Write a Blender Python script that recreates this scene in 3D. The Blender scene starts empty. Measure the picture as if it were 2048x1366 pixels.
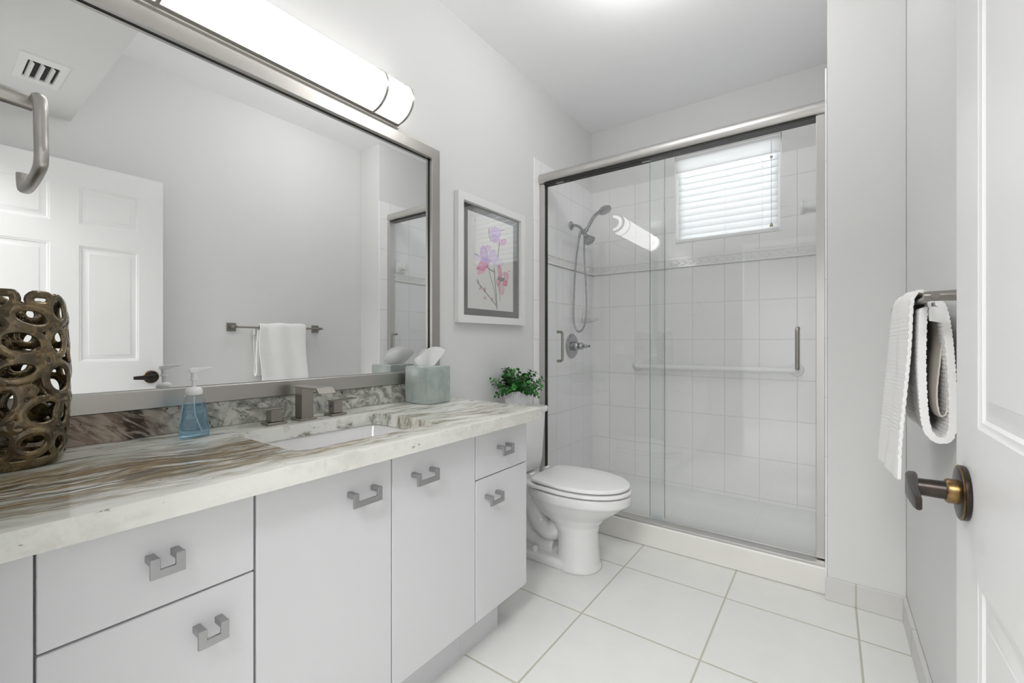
import bpy, bmesh, math, random
from mathutils import Vector, Matrix, noise

PI = math.pi
S = bpy.context.scene
COL = S.collection
R = random.Random(7)

# ------------------------------------------------------------------ camera
cd = bpy.data.cameras.new('camera')
cd.sensor_width = 36.0
cd.lens = 879.06 / 2048 * 36.0
cd.clip_start = 0.02
cam = bpy.data.objects.new('camera', cd)
cam.location = (1.5526, 0.0, 1.117)
cam.rotation_euler = (PI / 2, 0, math.radians(35.8335))
COL.objects.link(cam)
S.camera = cam

# ------------------------------------------------------------------ world, lights, exposure
w = bpy.data.worlds.new('world')
S.world = w
w.use_nodes = True
w.node_tree.nodes['Background'].inputs[0].default_value = (0.85, 0.92, 1.0, 1)
w.node_tree.nodes['Background'].inputs[1].default_value = 0.3

SHADE_STRENGTH = 4.0
FILL_STRENGTH = 22.0  # glow of the added, unseen fill globe
VIEW_EXPOSURE = 0.27


def area(name, loc, target, sx, sy, power, color=(1, 1, 1)):
    l = bpy.data.lights.new(name, 'AREA')
    l.shape = 'RECTANGLE'
    l.size, l.size_y, l.energy, l.color = sx, sy, power, color
    o = bpy.data.objects.new(name, l)
    o.location = loc
    d = Vector(target) - Vector(loc)
    o.rotation_euler = d.to_track_quat('-Z', 'Y').to_euler()
    COL.objects.link(o)
    return o


area('hall_ceiling_light', (1.30, -0.85, 2.42), (1.25, -0.55, 0.0), 0.9, 0.9, 62, (1.0, 0.992, 0.985))
area('window_daylight', (0.98, 3.95, 2.36), (0.98, 2.6, 2.12), 1.3, 1.1, 33, (0.95, 0.97, 1.0))

S.view_settings.view_transform = 'Standard'
S.view_settings.look = 'None'
S.view_settings.exposure = VIEW_EXPOSURE
S.view_settings.gamma = 1.0
S.view_settings.use_curve_mapping = False
S.cycles.use_denoising = True
S.cycles.max_bounces = 12
S.cycles.diffuse_bounces = 6
S.cycles.glossy_bounces = 6
S.cycles.transmission_bounces = 8
S.cycles.transparent_max_bounces = 24
S.cycles.sample_clamp_indirect = 5.0
S.cycles.blur_glossy = 0.3


# ------------------------------------------------------------------ materials
def newmat(name):
    m = bpy.data.materials.new(name)
    m.use_nodes = True
    nt = m.node_tree
    return m, nt, nt.nodes['Principled BSDF'], nt.nodes['Material Output']


def pmat(name, col, rough=0.5, metal=0.0, spec=0.5, coat=0.0, bump=None, vary=None, aniso=None):
    """principled; bump=(scale, strength, stretch xyz); vary=(scale, amount)"""
    m, nt, b, out = newmat(name)
    b.inputs['Base Color'].default_value = (*col, 1)
    b.inputs['Roughness'].default_value = rough
    b.inputs['Metallic'].default_value = metal
    b.inputs['Specular IOR Level'].default_value = spec
    if coat:
        b.inputs['Coat Weight'].default_value = coat
        b.inputs['Coat Roughness'].default_value = 0.04
    tc = nt.nodes.new('ShaderNodeTexCoord')
    if bump:
        mp = nt.nodes.new('ShaderNodeMapping')
        mp.inputs['Scale'].default_value = bump[2] if len(bump) > 2 else (1, 1, 1)
        nz = nt.nodes.new('ShaderNodeTexNoise')
        nz.inputs['Scale'].default_value = bump[0]
        nz.inputs['Detail'].default_value = 4
        bp = nt.nodes.new('ShaderNodeBump')
        bp.inputs['Strength'].default_value = bump[1]
        bp.inputs['Distance'].default_value = 0.002
        nt.links.new(tc.outputs['Object'], mp.inputs[0])
        nt.links.new(mp.outputs[0], nz.inputs['Vector'])
        nt.links.new(nz.outputs[0], bp.inputs['Height'])
        nt.links.new(bp.outputs[0], b.inputs['Normal'])
    if vary:
        nz = nt.nodes.new('ShaderNodeTexNoise')
        nz.inputs['Scale'].default_value = vary[0]
        nz.inputs['Detail'].default_value = 3
        nt.links.new(tc.outputs['Object'], nz.inputs['Vector'])
        mr = nt.nodes.new('ShaderNodeMapRange')
        mr.inputs[3].default_value = 1 - vary[1]
        mr.inputs[4].default_value = 1 + vary[1]
        nt.links.new(nz.outputs[0], mr.inputs[0])
        mx = nt.nodes.new('ShaderNodeVectorMath')
        mx.operation = 'SCALE'
        mx.inputs[0].default_value = col
        nt.links.new(mr.outputs[0], mx.inputs['Scale'])
        nt.links.new(mx.outputs[0], b.inputs['Base Color'])
    return m


def math_node(nt, op, a, b=None):
    n = nt.nodes.new('ShaderNodeMath')
    n.operation = op
    for i, v in enumerate((a, b)):
        if v is None:
            continue
        if isinstance(v, (int, float)):
            n.inputs[i].default_value = v
        else:
            nt.links.new(v, n.inputs[i])
    return n.outputs[0]


def mix_col(nt, fac, a, b):
    n = nt.nodes.new('ShaderNodeMix')
    n.data_type = 'RGBA'
    for i, v in ((0, fac), (6, a), (7, b)):
        if isinstance(v, (int, float)):
            n.inputs[i].default_value = v
        elif isinstance(v, tuple):
            n.inputs[i].default_value = (*v, 1)
        else:
            nt.links.new(v, n.inputs[i])
    return n.outputs[2]


def ramp(nt, src, p0, p1):
    n = nt.nodes.new('ShaderNodeMapRange')
    n.interpolation_type = 'SMOOTHSTEP'
    n.inputs[1].default_value = p0
    n.inputs[2].default_value = p1
    nt.links.new(src, n.inputs[0])
    return n.outputs[0]


def noise_node(nt, vec, scale, detail=4, rough=0.55, dist=0.0):
    n = nt.nodes.new('ShaderNodeTexNoise')
    n.inputs['Scale'].default_value = scale
    n.inputs['Detail'].default_value = detail
    n.inputs['Roughness'].default_value = rough
    n.inputs['Distortion'].default_value = dist
    nt.links.new(vec, n.inputs['Vector'])
    return n.outputs[0]


def mapping(nt, vec, scale=(1, 1, 1), rot=(0, 0, 0), loc=(0, 0, 0)):
    n = nt.nodes.new('ShaderNodeMapping')
    n.inputs['Scale'].default_value = scale
    n.inputs['Rotation'].default_value = rot
    n.inputs['Location'].default_value = loc
    nt.links.new(vec, n.inputs[0])
    return n.outputs[0]


def tile_mat(name, tile, grout, axes, period, origin, width, rough, mottled=0.03, spec=0.5, depth=0.5):
    m, nt, b, out = newmat(name)
    g = nt.nodes.new('ShaderNodeNewGeometry')
    sp = nt.nodes.new('ShaderNodeSeparateXYZ')
    nt.links.new(g.outputs['Position'], sp.inputs[0])
    ds = []
    for ax, p, o in zip(axes, period, origin):
        s = math_node(nt, 'DIVIDE', math_node(nt, 'SUBTRACT', sp.outputs['XYZ'.index(ax)], o), p)
        f = math_node(nt, 'SUBTRACT', math_node(nt, 'FRACT', s), 0.5)
        d = math_node(nt, 'MULTIPLY', math_node(nt, 'SUBTRACT', 0.5, math_node(nt, 'ABSOLUTE', f)), p)
        ds.append(d)
    d = math_node(nt, 'MINIMUM', ds[0], ds[1])
    k = ramp(nt, d, width * 0.30, width * 0.62)
    nz = noise_node(nt, g.outputs['Position'], 9, 5, 0.6)
    mr = nt.nodes.new('ShaderNodeMapRange')
    mr.inputs[3].default_value = 1 - mottled
    mr.inputs[4].default_value = 1 + mottled
    nt.links.new(nz, mr.inputs[0])
    sc = nt.nodes.new('ShaderNodeVectorMath')
    sc.operation = 'SCALE'
    sc.inputs[0].default_value = tile
    nt.links.new(mr.outputs[0], sc.inputs['Scale'])
    nt.links.new(mix_col(nt, k, grout, sc.outputs[0]), b.inputs['Base Color'])
    b.inputs['Specular IOR Level'].default_value = spec
    rr = nt.nodes.new('ShaderNodeMapRange')
    rr.inputs[3].default_value = 0.7
    rr.inputs[4].default_value = rough
    nt.links.new(k, rr.inputs[0])
    nt.links.new(rr.outputs[0], b.inputs['Roughness'])
    bp = nt.nodes.new('ShaderNodeBump')
    bp.inputs['Strength'].default_value = depth
    bp.inputs['Distance'].default_value = 0.0015
    nt.links.new(ramp(nt, d, width * 0.2, width * 1.1), bp.inputs['Height'])
    nt.links.new(bp.outputs[0], b.inputs['Normal'])
    return m


M = {}
M['wall'] = pmat('wall_paint', (0.735, 0.736, 0.731), 0.75, spec=0.25, bump=(260, 0.05))
M['ceiling'] = pmat('ceiling_paint', (0.935, 0.94, 0.95), 0.85, spec=0.2, bump=(180, 0.05))
M['door'] = pmat('door_paint', (0.79, 0.79, 0.79), 0.38, bump=(60, 0.10, (1, 14, 1)))
M['cabinet'] = pmat('cabinet_white', (0.69, 0.692, 0.715), 0.32)
M['trim_white'] = pmat('trim_white', (0.80, 0.80, 0.79), 0.4)
M['porcelain'] = pmat('porcelain', (0.80, 0.80, 0.80), 0.12, coat=0.3)
M['seat_white'] = pmat('seat_plastic', (0.82, 0.82, 0.82), 0.22)
M['nickel'] = pmat('brushed_nickel', (0.48, 0.465, 0.44), 0.34, 1.0, bump=(220, 0.05, (1, 12, 12)))
M['nickel_dark'] = pmat('brushed_nickel_faucet', (0.36, 0.34, 0.31), 0.30, 1.0, bump=(220, 0.05, (12, 12, 1)))
M['pull'] = pmat('satin_pull_metal', (0.42, 0.42, 0.43), 0.42, 0.9)
M['aluminium'] = pmat('satin_aluminium', (0.58, 0.57, 0.55), 0.42, 1.0)
M['chrome'] = pmat('chrome', (0.42, 0.42, 0.43), 0.10, 1.0)
M['black'] = pmat('plain_black', (0.012, 0.012, 0.012), 0.6)
M['dark'] = pmat('dark_gap', (0.02, 0.02, 0.02), 0.9)
M['bronze'] = pmat('aged_bronze', (0.055, 0.045, 0.04), 0.32, 0.85, vary=(60, 0.5))
M['brass'] = pmat('worn_brass', (0.20, 0.13, 0.055), 0.33, 1.0, vary=(70, 0.6))
M['towel'] = pmat('towel_cotton', (0.90, 0.895, 0.885), 0.95, spec=0.1, bump=(900, 0.3))
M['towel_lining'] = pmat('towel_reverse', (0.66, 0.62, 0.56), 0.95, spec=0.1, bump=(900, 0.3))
M['plastic_white'] = pmat('white_plastic', (0.84, 0.84, 0.85), 0.3)
M['paper'] = pmat('tissue_paper', (0.86, 0.86, 0.86), 0.9, spec=0.1)
M['mat_board'] = pmat('grey_mat_board', (0.125, 0.125, 0.115), 0.8, vary=(60, 0.15))
M['pan'] = pmat('acrylic_pan', (0.87, 0.875, 0.86), 0.25)
M['stem'] = pmat('plant_stem', (0.05, 0.09, 0.02), 0.6)
M['pot_inner'] = pmat('pot_inner', (0.05, 0.05, 0.05), 0.9)
M['vent_dark'] = pmat('duct_dark', (0.03, 0.03, 0.03), 0.9)
M['blue_dot'] = pmat('blue_dot', (0.02, 0.02, 0.25), 0.4)
M['brass_bell'] = pmat('cord_weight', (0.35, 0.30, 0.16), 0.4, 0.5)
M['cord'] = pmat('cord_grey', (0.35, 0.35, 0.35), 0.7)

M['floor'] = tile_mat('floor_tile', (0.765, 0.77, 0.745), (0.50, 0.49, 0.41), 'XY', (0.4582, 0.4613), (0.7267, 2.0956), 0.0075, 0.32, 0.05, 0.4)
M['base_tile'] = tile_mat('baseboard_tile', (0.66, 0.655, 0.64), (0.50, 0.49, 0.42), 'XY', (0.4582, 0.4613), (0.7267, 2.0956), 0.0075, 0.4, 0.06)
M['tile_back'] = tile_mat('shower_tile_back', (0.89, 0.885, 0.89), (0.70, 0.695, 0.68), 'XZ', (0.206, 0.2565), (1.392, 0.617), 0.0045, 0.09, 0.015, 0.55)
M['tile_side'] = tile_mat('shower_tile_side', (0.90, 0.895, 0.91), (0.70, 0.695, 0.68), 'YZ', (0.206, 0.2565), (2.46, 0.617), 0.0045, 0.09, 0.015, 0.55)
M['tile_relief'] = pmat('shower_relief_tile', (0.88, 0.875, 0.87), 0.08, coat=0.3)
M['curb'] = pmat('cultured_marble', (0.79, 0.78, 0.745), 0.25, vary=(5, 0.06))


def mirror_mat():
    m, nt, b, out = newmat('mirror_silver')
    b.inputs['Base Color'].default_value = (0.90, 0.905, 0.90, 1)
    b.inputs['Metallic'].default_value = 1
    b.inputs['Roughness'].default_value = 0.0
    return m


def glass_mat(name, tint=(0.97, 0.985, 0.98), ior=1.45, boost=1.0, rough=0.0):
    """thin clear pane: transparent with a fresnel reflection, so that light passes straight through"""
    m, nt, b, out = newmat(name)
    nt.nodes.remove(b)
    t = nt.nodes.new('ShaderNodeBsdfTransparent')
    t.inputs[0].default_value = (*tint, 1)
    g = nt.nodes.new('ShaderNodeBsdfGlossy')
    g.inputs['Roughness'].default_value = rough
    g.inputs[0].default_value = (1, 1, 1, 1)
    f = nt.nodes.new('ShaderNodeFresnel')
    geo = nt.nodes.new('ShaderNodeNewGeometry')
    mr = nt.nodes.new('ShaderNodeMapRange')      # same reflection from either side of each face
    mr.inputs[3].default_value = ior
    mr.inputs[4].default_value = 1.0 / ior
    nt.links.new(geo.outputs['Backfacing'], mr.inputs[0])
    nt.links.new(mr.outputs[0], f.inputs[0])
    mx = nt.nodes.new('ShaderNodeMixShader')
    nt.links.new(math_node(nt, 'MULTIPLY', f.outputs[0], boost), mx.inputs[0])
    nt.links.new(t.outputs[0], mx.inputs[1])
    nt.links.new(g.outputs[0], mx.inputs[2])
    nt.links.new(mx.outputs[0], out.inputs[0])
    return m


def shade_mat():
    m, nt, b, out = newmat('lit_acrylic_shade')
    b.inputs['Base Color'].default_value = (0.85, 0.85, 0.85, 1)
    b.inputs['Roughness'].default_value = 0.3
    b.inputs['Emission Color'].default_value = (1.0, 0.985, 0.965, 1)
    b.inputs['Emission Strength'].default_value = SHADE_STRENGTH
    return m


def fill_glow_mat():
    m, nt, b, out = newmat('added_fill_glow')
    b.inputs['Base Color'].default_value = (0.85, 0.85, 0.85, 1)
    b.inputs['Roughness'].default_value = 0.3
    b.inputs['Emission Color'].default_value = (1.0, 0.99, 0.98, 1)
    b.inputs['Emission Strength'].default_value = FILL_STRENGTH
    return m


def blind_mat():
    m, nt, b, out = newmat('blind_fabric')
    nt.nodes.remove(b)
    d = nt.nodes.new('ShaderNodeBsdfDiffuse')
    d.inputs[0].default_value = (0.84, 0.84, 0.84, 1)
    t = nt.nodes.new('ShaderNodeBsdfTranslucent')
    t.inputs[0].default_value = (0.80, 0.80, 0.80, 1)
    mx = nt.nodes.new('ShaderNodeMixShader')
    mx.inputs[0].default_value = 0.5
    nt.links.new(d.outputs[0], mx.inputs[1])
    nt.links.new(t.outputs[0], mx.inputs[2])
    nt.links.new(mx.outputs[0], out.inputs[0])
    return m


def leaf_mat():
    m, nt, b, out = newmat('plant_leaf')
    tc = nt.nodes.new('ShaderNodeTexCoord')
    n = noise_node(nt, tc.outputs['Object'], 22, 2)
    nt.links.new(mix_col(nt, ramp(nt, n, 0.35, 0.68), (0.010, 0.060, 0.014), (0.045, 0.27, 0.035)), b.inputs['Base Color'])
    b.inputs['Roughness'].default_value = 0.42
    return m


def vase_mat():
    m, nt, b, out = newmat('glazed_bronze_ceramic')
    tc = nt.nodes.new('ShaderNodeTexCoord')
    n = noise_node(nt, tc.outputs['Object'], 26, 5, 0.6, 0.8)
    n2 = noise_node(nt, mapping(nt, tc.outputs['Object'], (1, 1, 2.5)), 60, 4, 0.6, 1.0)
    c = mix_col(nt, ramp(nt, n, 0.36, 0.66), (0.055, 0.038, 0.014), (0.23, 0.165, 0.07))
    c = mix_col(nt, ramp(nt, n2, 0.52, 0.72), c, (0.12, 0.048, 0.014))
    nt.links.new(c, b.inputs['Base Color'])
    b.inputs['Roughness'].default_value = 0.12
    b.inputs['Metallic'].default_value = 0.6
    b.inputs['Specular IOR Level'].default_value = 0.7
    b.inputs['Coat Weight'].default_value = 0.7
    b.inputs['Coat Roughness'].default_value = 0.05
    return m


def celadon_mat():
    m, nt, b, out = newmat('celadon_glaze')
    tc = nt.nodes.new('ShaderNodeTexCoord')
    n = noise_node(nt, tc.outputs['Object'], 14, 4, 0.6, 0.6)
    nt.links.new(mix_col(nt, ramp(nt, n, 0.3, 0.7), (0.29, 0.345, 0.32), (0.39, 0.435, 0.41)), b.inputs['Base Color'])
    b.inputs['Roughness'].default_value = 0.12
    b.inputs['Coat Weight'].default_value = 0.8
    b.inputs['Coat Roughness'].default_value = 0.03
    return m


def counter_mat():
    """white granite with brown and grey-green bands running along the top"""
    m, nt, b, out = newmat('banded_granite')
    g = nt.nodes.new('ShaderNodeNewGeometry')
    P = g.outputs['Position']
    sp = nt.nodes.new('ShaderNodeSeparateXYZ')
    nt.links.new(P, sp.inputs[0])
    x, y = sp.outputs[0], sp.outputs[1]
    # gentle wandering of the bands
    wob = noise_node(nt, mapping(nt, P, (2.0, 2.6, 1.0)), 1.6, 3, 0.5)
    xs = math_node(nt, 'ADD', x, math_node(nt, 'MULTIPLY', math_node(nt, 'SUBTRACT', wob, 0.5), 0.16))
    xs = math_node(nt, 'SUBTRACT', xs, math_node(nt, 'MULTIPLY', y, 0.10))
    cv = nt.nodes.new('ShaderNodeCombineXYZ')
    nt.links.new(math_node(nt, 'MULTIPLY', xs, 17.0), cv.inputs[0])
    nt.links.new(math_node(nt, 'MULTIPLY', y, 2.3), cv.inputs[1])
    nt.links.new(math_node(nt, 'MULTIPLY', sp.outputs[2], 6.0), cv.inputs[2])
    V = cv.outputs[0]
    n1 = noise_node(nt, V, 1.0, 8, 0.68, 0.25)
    n2 = noise_node(nt, mapping(nt, V, (1, 1, 1), loc=(5.3, 2.1, 0.7)), 1.9, 9, 0.72, 0.3)
    n3 = noise_node(nt, mapping(nt, V, (3.2, 1.7, 1), loc=(1.3, 9.1, 3.7)), 1.6, 8, 0.75, 0.2)
    # where the brown lies: a wide band mid-depth on the left, thinning out to the right
    band = math_node(nt, 'SUBTRACT', math_node(nt, 'ADD', 0.375, math_node(nt, 'MULTIPLY', y, 0.07)), x)
    band = math_node(nt, 'SUBTRACT', 1.0, math_node(nt, 'MULTIPLY', math_node(nt, 'ABSOLUTE', band), 4.6))
    fade = ramp(nt, math_node(nt, 'SUBTRACT', 1.05, y), 0.0, 0.6)
    mask = math_node(nt, 'MULTIPLY', ramp(nt, band, -0.05, 0.75), math_node(nt, 'ADD', 0.25, math_node(nt, 'MULTIPLY', fade, 0.75)))
    edge = ramp(nt, x, 0.635, 0.52)        # the front strip is nearly white
    grain = noise_node(nt, mapping(nt, V, (5.5, 3.0, 1), loc=(2.2, 4.4, 0.3)), 2.2, 6, 0.7, 0.2)
    white = mix_col(nt, math_node(nt, 'MULTIPLY', ramp(nt, n1, 0.42, 0.60), math_node(nt, 'ADD', 0.25, math_node(nt, 'MULTIPLY', edge, 0.75))), (0.79, 0.79, 0.755), (0.58, 0.60, 0.54))
    grey = mix_col(nt, math_node(nt, 'MULTIPLY', ramp(nt, n2, 0.50, 0.62), math_node(nt, 'ADD', 0.12, math_node(nt, 'MULTIPLY', edge, 0.88))), white, (0.215, 0.215, 0.155))
    grey = mix_col(nt, math_node(nt, 'MULTIPLY', ramp(nt, grain, 0.55, 0.68), math_node(nt, 'MULTIPLY', edge, 0.55)), grey, (0.33, 0.32, 0.25))
    tan = mix_col(nt, math_node(nt, 'MULTIPLY', ramp(nt, n2, 0.40, 0.56), mask), grey, (0.32, 0.235, 0.13))
    brown = mix_col(nt, math_node(nt, 'MULTIPLY', ramp(nt, n3, 0.47, 0.59), mask), tan, (0.085, 0.056, 0.027))
    brown = mix_col(nt, math_node(nt, 'MULTIPLY', ramp(nt, grain, 0.49, 0.60), math_node(nt, 'MULTIPLY', mask, 0.75)), brown, (0.105, 0.075, 0.04))
    sp2 = noise_node(nt, mapping(nt, P, (1, 0.55, 1)), 55, 3, 0.6)
    spk = mix_col(nt, math_node(nt, 'MULTIPLY', ramp(nt, sp2, 0.66, 0.73), 0.75), brown, (0.15, 0.14, 0.10))
    nt.links.new(spk, b.inputs['Base Color'])
    b.inputs['Specular IOR Level'].default_value = 0.22
    b.inputs['Roughness'].default_value = 0.16
    return m


def splash_mat():
    m, nt, b, out = newmat('swirled_granite')
    g = nt.nodes.new('ShaderNodeNewGeometry')
    P = g.outputs['Position']
    sp = nt.nodes.new('ShaderNodeSeparateXYZ')
    nt.links.new(P, sp.inputs[0])
    y = sp.outputs[1]
    V = mapping(nt, P, (1, 1.0, 1.0), rot=(0.65, 0, 0))
    n1 = noise_node(nt, V, 11, 8, 0.62, 2.2)
    n2 = noise_node(nt, mapping(nt, V, (1, 0.45, 1.6)), 30, 8, 0.68, 1.0)
    n3 = noise_node(nt, V, 70, 3, 0.6, 0.3)
    c = mix_col(nt, ramp(nt, n1, 0.40, 0.62), (0.62, 0.62, 0.58), (0.27, 0.275, 0.245))
    c = mix_col(nt, math_node(nt, 'MULTIPLY', ramp(nt, n2, 0.52, 0.66), 0.85), c, (0.10, 0.10, 0.085))
    left = ramp(nt, y, 0.56, 0.36)
    warm = mix_col(nt, ramp(nt, n2, 0.38, 0.62), (0.40, 0.33, 0.27), (0.16, 0.105, 0.075))
    c = mix_col(nt, left, c, warm)
    vein = math_node(nt, 'SUBTRACT', 1.0, math_node(nt, 'MULTIPLY', math_node(nt, 'ABSOLUTE', math_node(nt, 'SUBTRACT', math_node(nt, 'ADD', y, math_node(nt, 'MULTIPLY', math_node(nt, 'SUBTRACT', n1, 0.5), 0.16)), 0.375)), 22.0))
    c = mix_col(nt, math_node(nt, 'MULTIPLY', ramp(nt, vein, 0.0, 0.6), ramp(nt, n2, 0.36, 0.55)), c, (0.028, 0.017, 0.010))
    c = mix_col(nt, ramp(nt, n3, 0.66, 0.72), c, (0.03, 0.03, 0.025))
    nt.links.new(c, b.inputs['Base Color'])
    b.inputs['Roughness'].default_value = 0.12
    return m


def vertex_col_mat(name, rough=0.8):
    m, nt, b, out = newmat(name)
    a = nt.nodes.new('ShaderNodeVertexColor')
    a.layer_name = 'paint'
    nt.links.new(a.outputs[0], b.inputs['Base Color'])
    b.inputs['Roughness'].default_value = rough
    b.inputs['Specular IOR Level'].default_value = 0.2
    return m


M['mirror'] = mirror_mat()
M['shower_glass'] = glass_mat('shower_glass', (0.982, 0.988, 0.985), 1.5, 1.0)
M['glass_edge'] = pmat('glass_edge_green', (0.10, 0.15, 0.14), 0.15)
M['window_glass'] = glass_mat('window_glass', (0.97, 0.98, 0.98))
M['picture_glass'] = glass_mat('picture_glass', (0.97, 0.97, 0.97), 1.75, 1.2)
M['bottle'] = glass_mat('clear_plastic', (0.90, 0.94, 0.96), 1.4, 0.9)
M['shade'] = shade_mat()
M['fill_glow'] = fill_glow_mat()
M['blind'] = blind_mat()
M['leaf'] = leaf_mat()
M['vase'] = vase_mat()
M['celadon'] = celadon_mat()
M['counter'] = counter_mat()
M['splash'] = splash_mat()
M['art'] = vertex_col_mat('watercolour_print')


def soap_mat():
    m, nt, b, out = newmat('blue_soap')
    b.inputs['Base Color'].default_value = (0.55, 0.78, 0.95, 1)
    b.inputs['Roughness'].default_value = 0.05
    b.inputs['IOR'].default_value = 1.2
    b.inputs['Transmission Weight'].default_value = 0.96
    return m


M['soap'] = soap_mat()


# ------------------------------------------------------------------ mesh helpers
class G:
    def __init__(self):
        self.bm = bmesh.new()

    def poly(self, pts):
        return self.bm.faces.new([self.bm.verts.new(p) for p in pts])

    def box(self, x0, x1, y0, y1, z0, z1):
        v = [self.bm.verts.new((x, y, z)) for x in (x0, x1) for y in (y0, y1) for z in (z0, z1)]
        for f in ((0, 1, 3, 2), (4, 6, 7, 5), (0, 4, 5, 1), (2, 3, 7, 6), (0, 2, 6, 4), (1, 5, 7, 3)):
            self.bm.faces.new([v[i] for i in f])
        return self

    def loft(self, rings, cap0=True, cap1=True, closed=True, loop=False):
        vs = [[self.bm.verts.new(p) for p in r] for r in rings]
        n = len(vs[0])
        pairs = list(zip(vs[:-1], vs[1:]))
        if loop:
            pairs.append((vs[-1], vs[0]))
        for a, b in pairs:
            for i in range(n if closed else n - 1):
                j = (i + 1) % n
                self.bm.faces.new((a[i], a[j], b[j], b[i]))
        if closed and not loop:
            if cap0:
                self.bm.faces.new(list(reversed(vs[0])))
            if cap1:
                self.bm.faces.new(vs[-1])
        return self

    def prism(self, pts, axis, a, b):
        """extrude a 2D outline (other two axes in xyz order) along an axis"""
        i = 'xyz'.index(axis)

        def p3(q, t):
            l = list(q)
            l.insert(i, t)
            return tuple(l)
        return self.loft([[p3(q, a) for q in pts], [p3(q, b) for q in pts]])

    def tube(self, pts, r, seg=12, caps=True, loop=False, flat=None):
        pts = [Vector(p) for p in pts]
        n = len(pts)
        rs = list(r) if isinstance(r, list) else [r] * n
        if len(rs) != n:            # spread a shorter list of radii along the path
            src = [a[0] if isinstance(a, tuple) else a for a in rs]
            rs = []
            for i in range(n):
                t = i / (n - 1) * (len(src) - 1)
                k = min(int(t), len(src) - 2)
                rs.append(src[k] + (src[k + 1] - src[k]) * (t - k))
        rings = []
        up = None
        for i, p in enumerate(pts):
            if loop:
                t = (pts[(i + 1) % n] - pts[i - 1]).normalized()
            else:
                t = (pts[min(i + 1, n - 1)] - pts[max(i - 1, 0)]).normalized()
            if up is None:
                up = t.orthogonal().normalized() if flat is None else Vector(flat)
            up = (up - t * up.dot(t)).normalized()
            s = t.cross(up)
            rr = rs[i]
            a, b = rr if isinstance(rr, tuple) else (rr, rr)
            rings.append([p + up * (math.cos(2 * PI * k / seg) * a) + s * (math.sin(2 * PI * k / seg) * b) for k in range(seg)])
        return self.loft(rings, caps, caps, True, loop)

    def lathe(self, prof, c, axis='z', seg=32, sx=1.0, sy=1.0):
        """prof: (radius, height along axis)"""
        rings = []
        for r, h in prof:
            ring = []
            for k in range(seg):
                a = 2 * PI * k / seg
                u, v = r * math.cos(a) * sx, r * math.sin(a) * sy
                p = {'z': (u, v, h), 'x': (h, u, v), 'y': (v, h, u)}[axis]
                ring.append((c[0] + p[0], c[1] + p[1], c[2] + p[2]))
            rings.append(ring)
        return self.loft(rings)

    def grid(self, fn, nu, nv):
        vs = [[self.bm.verts.new(fn(i / nu, j / nv)) for j in range(nv + 1)] for i in range(nu + 1)]
        for i in range(nu):
            for j in range(nv):
                self.bm.faces.new((vs[i][j], vs[i + 1][j], vs[i + 1][j + 1], vs[i][j + 1]))
        return self


def wloc(o):
    v = Vector((0, 0, 0))
    while o:
        v += o.location
        o = o.parent
    return v


def obj(name, g, mat, parent=None, origin=None, smooth=None, bevel=0, seg=2, mods=(), kind=None, label=None):
    """link a G as one mesh object; coordinates are given in world space"""
    bm = g.bm
    bmesh.ops.recalc_face_normals(bm, faces=bm.faces[:])
    off = wloc(parent) if parent else (Vector(origin) if origin else Vector((0, 0, 0)))
    bmesh.ops.translate(bm, verts=bm.verts[:], vec=-off)
    if smooth is not None:
        bm.normal_update()
        lim = math.radians(smooth)
        for e in bm.edges:
            e.smooth = len(e.link_faces) == 2 and e.calc_face_angle(0) < lim
        for f in bm.faces:
            f.smooth = True
    elif bevel:
        for f in bm.faces:
            f.smooth = True
    me = bpy.data.meshes.new(name)
    bm.to_mesh(me)
    bm.free()
    me.materials.append(M[mat] if isinstance(mat, str) else mat)
    o = bpy.data.objects.new(name, me)
    COL.objects.link(o)
    if parent:
        o.parent = parent
    elif origin:
        o.location = origin
    if bevel:
        b = o.modifiers.new('bevel', 'BEVEL')
        b.width, b.segments, b.limit_method, b.angle_limit = bevel, seg, 'ANGLE', math.radians(35)
        b.harden_normals = True
    for t, kw in mods:
        md = o.modifiers.new(t.lower(), t)
        for k, v in kw.items():
            setattr(md, k, v)
    if kind:
        o['kind'] = kind
    if label:
        o['label'] = label
    return o


def struct(name, g, mat, **kw):
    return obj(name, g, mat, kind='structure', **kw)


def thing(name, label, cat, loc, group=None):
    o = bpy.data.objects.new(name, None)
    o.empty_display_size = 0.05
    COL.objects.link(o)
    o.location = loc
    o['label'], o['category'] = label, cat
    if group:
        o['group'] = group
    return o


def tag(o, label, cat, group=None):
    o['label'], o['category'] = label, cat
    if group:
        o['group'] = group
    return o


def arc(cx, cy, r, a0, a1, n, r2=None):
    r2 = r if r2 is None else r2
    return [(cx + r * math.cos(math.radians(a0 + (a1 - a0) * i / n)), cy + r2 * math.sin(math.radians(a0 + (a1 - a0) * i / n))) for i in range(n + 1)]


def rrect(x0, x1, y0, y1, r, n=5):
    return arc(x1 - r, y1 - r, r, 0, 90, n) + arc(x0 + r, y1 - r, r, 90, 180, n) + arc(x0 + r, y0 + r, r, 180, 270, n) + arc(x1 - r, y0 + r, r, 270, 360, n)


def smooth_path(pts, k=6):
    """Catmull-Rom through the points"""
    P = [Vector(p) for p in pts]
    P = [P[0] * 2 - P[1]] + P + [P[-1] * 2 - P[-2]]
    out = []
    for i in range(1, len(P) - 2):
        a, b, c, d = P[i - 1:i + 3]
        for j in range(k):
            t = j / k
            out.append(0.5 * ((2 * b) + (c - a) * t + (2 * a - 5 * b + 4 * c - d) * t * t + (3 * b - a - 3 * c + d) * t ** 3))
    out.append(P[-2])
    return out


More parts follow.
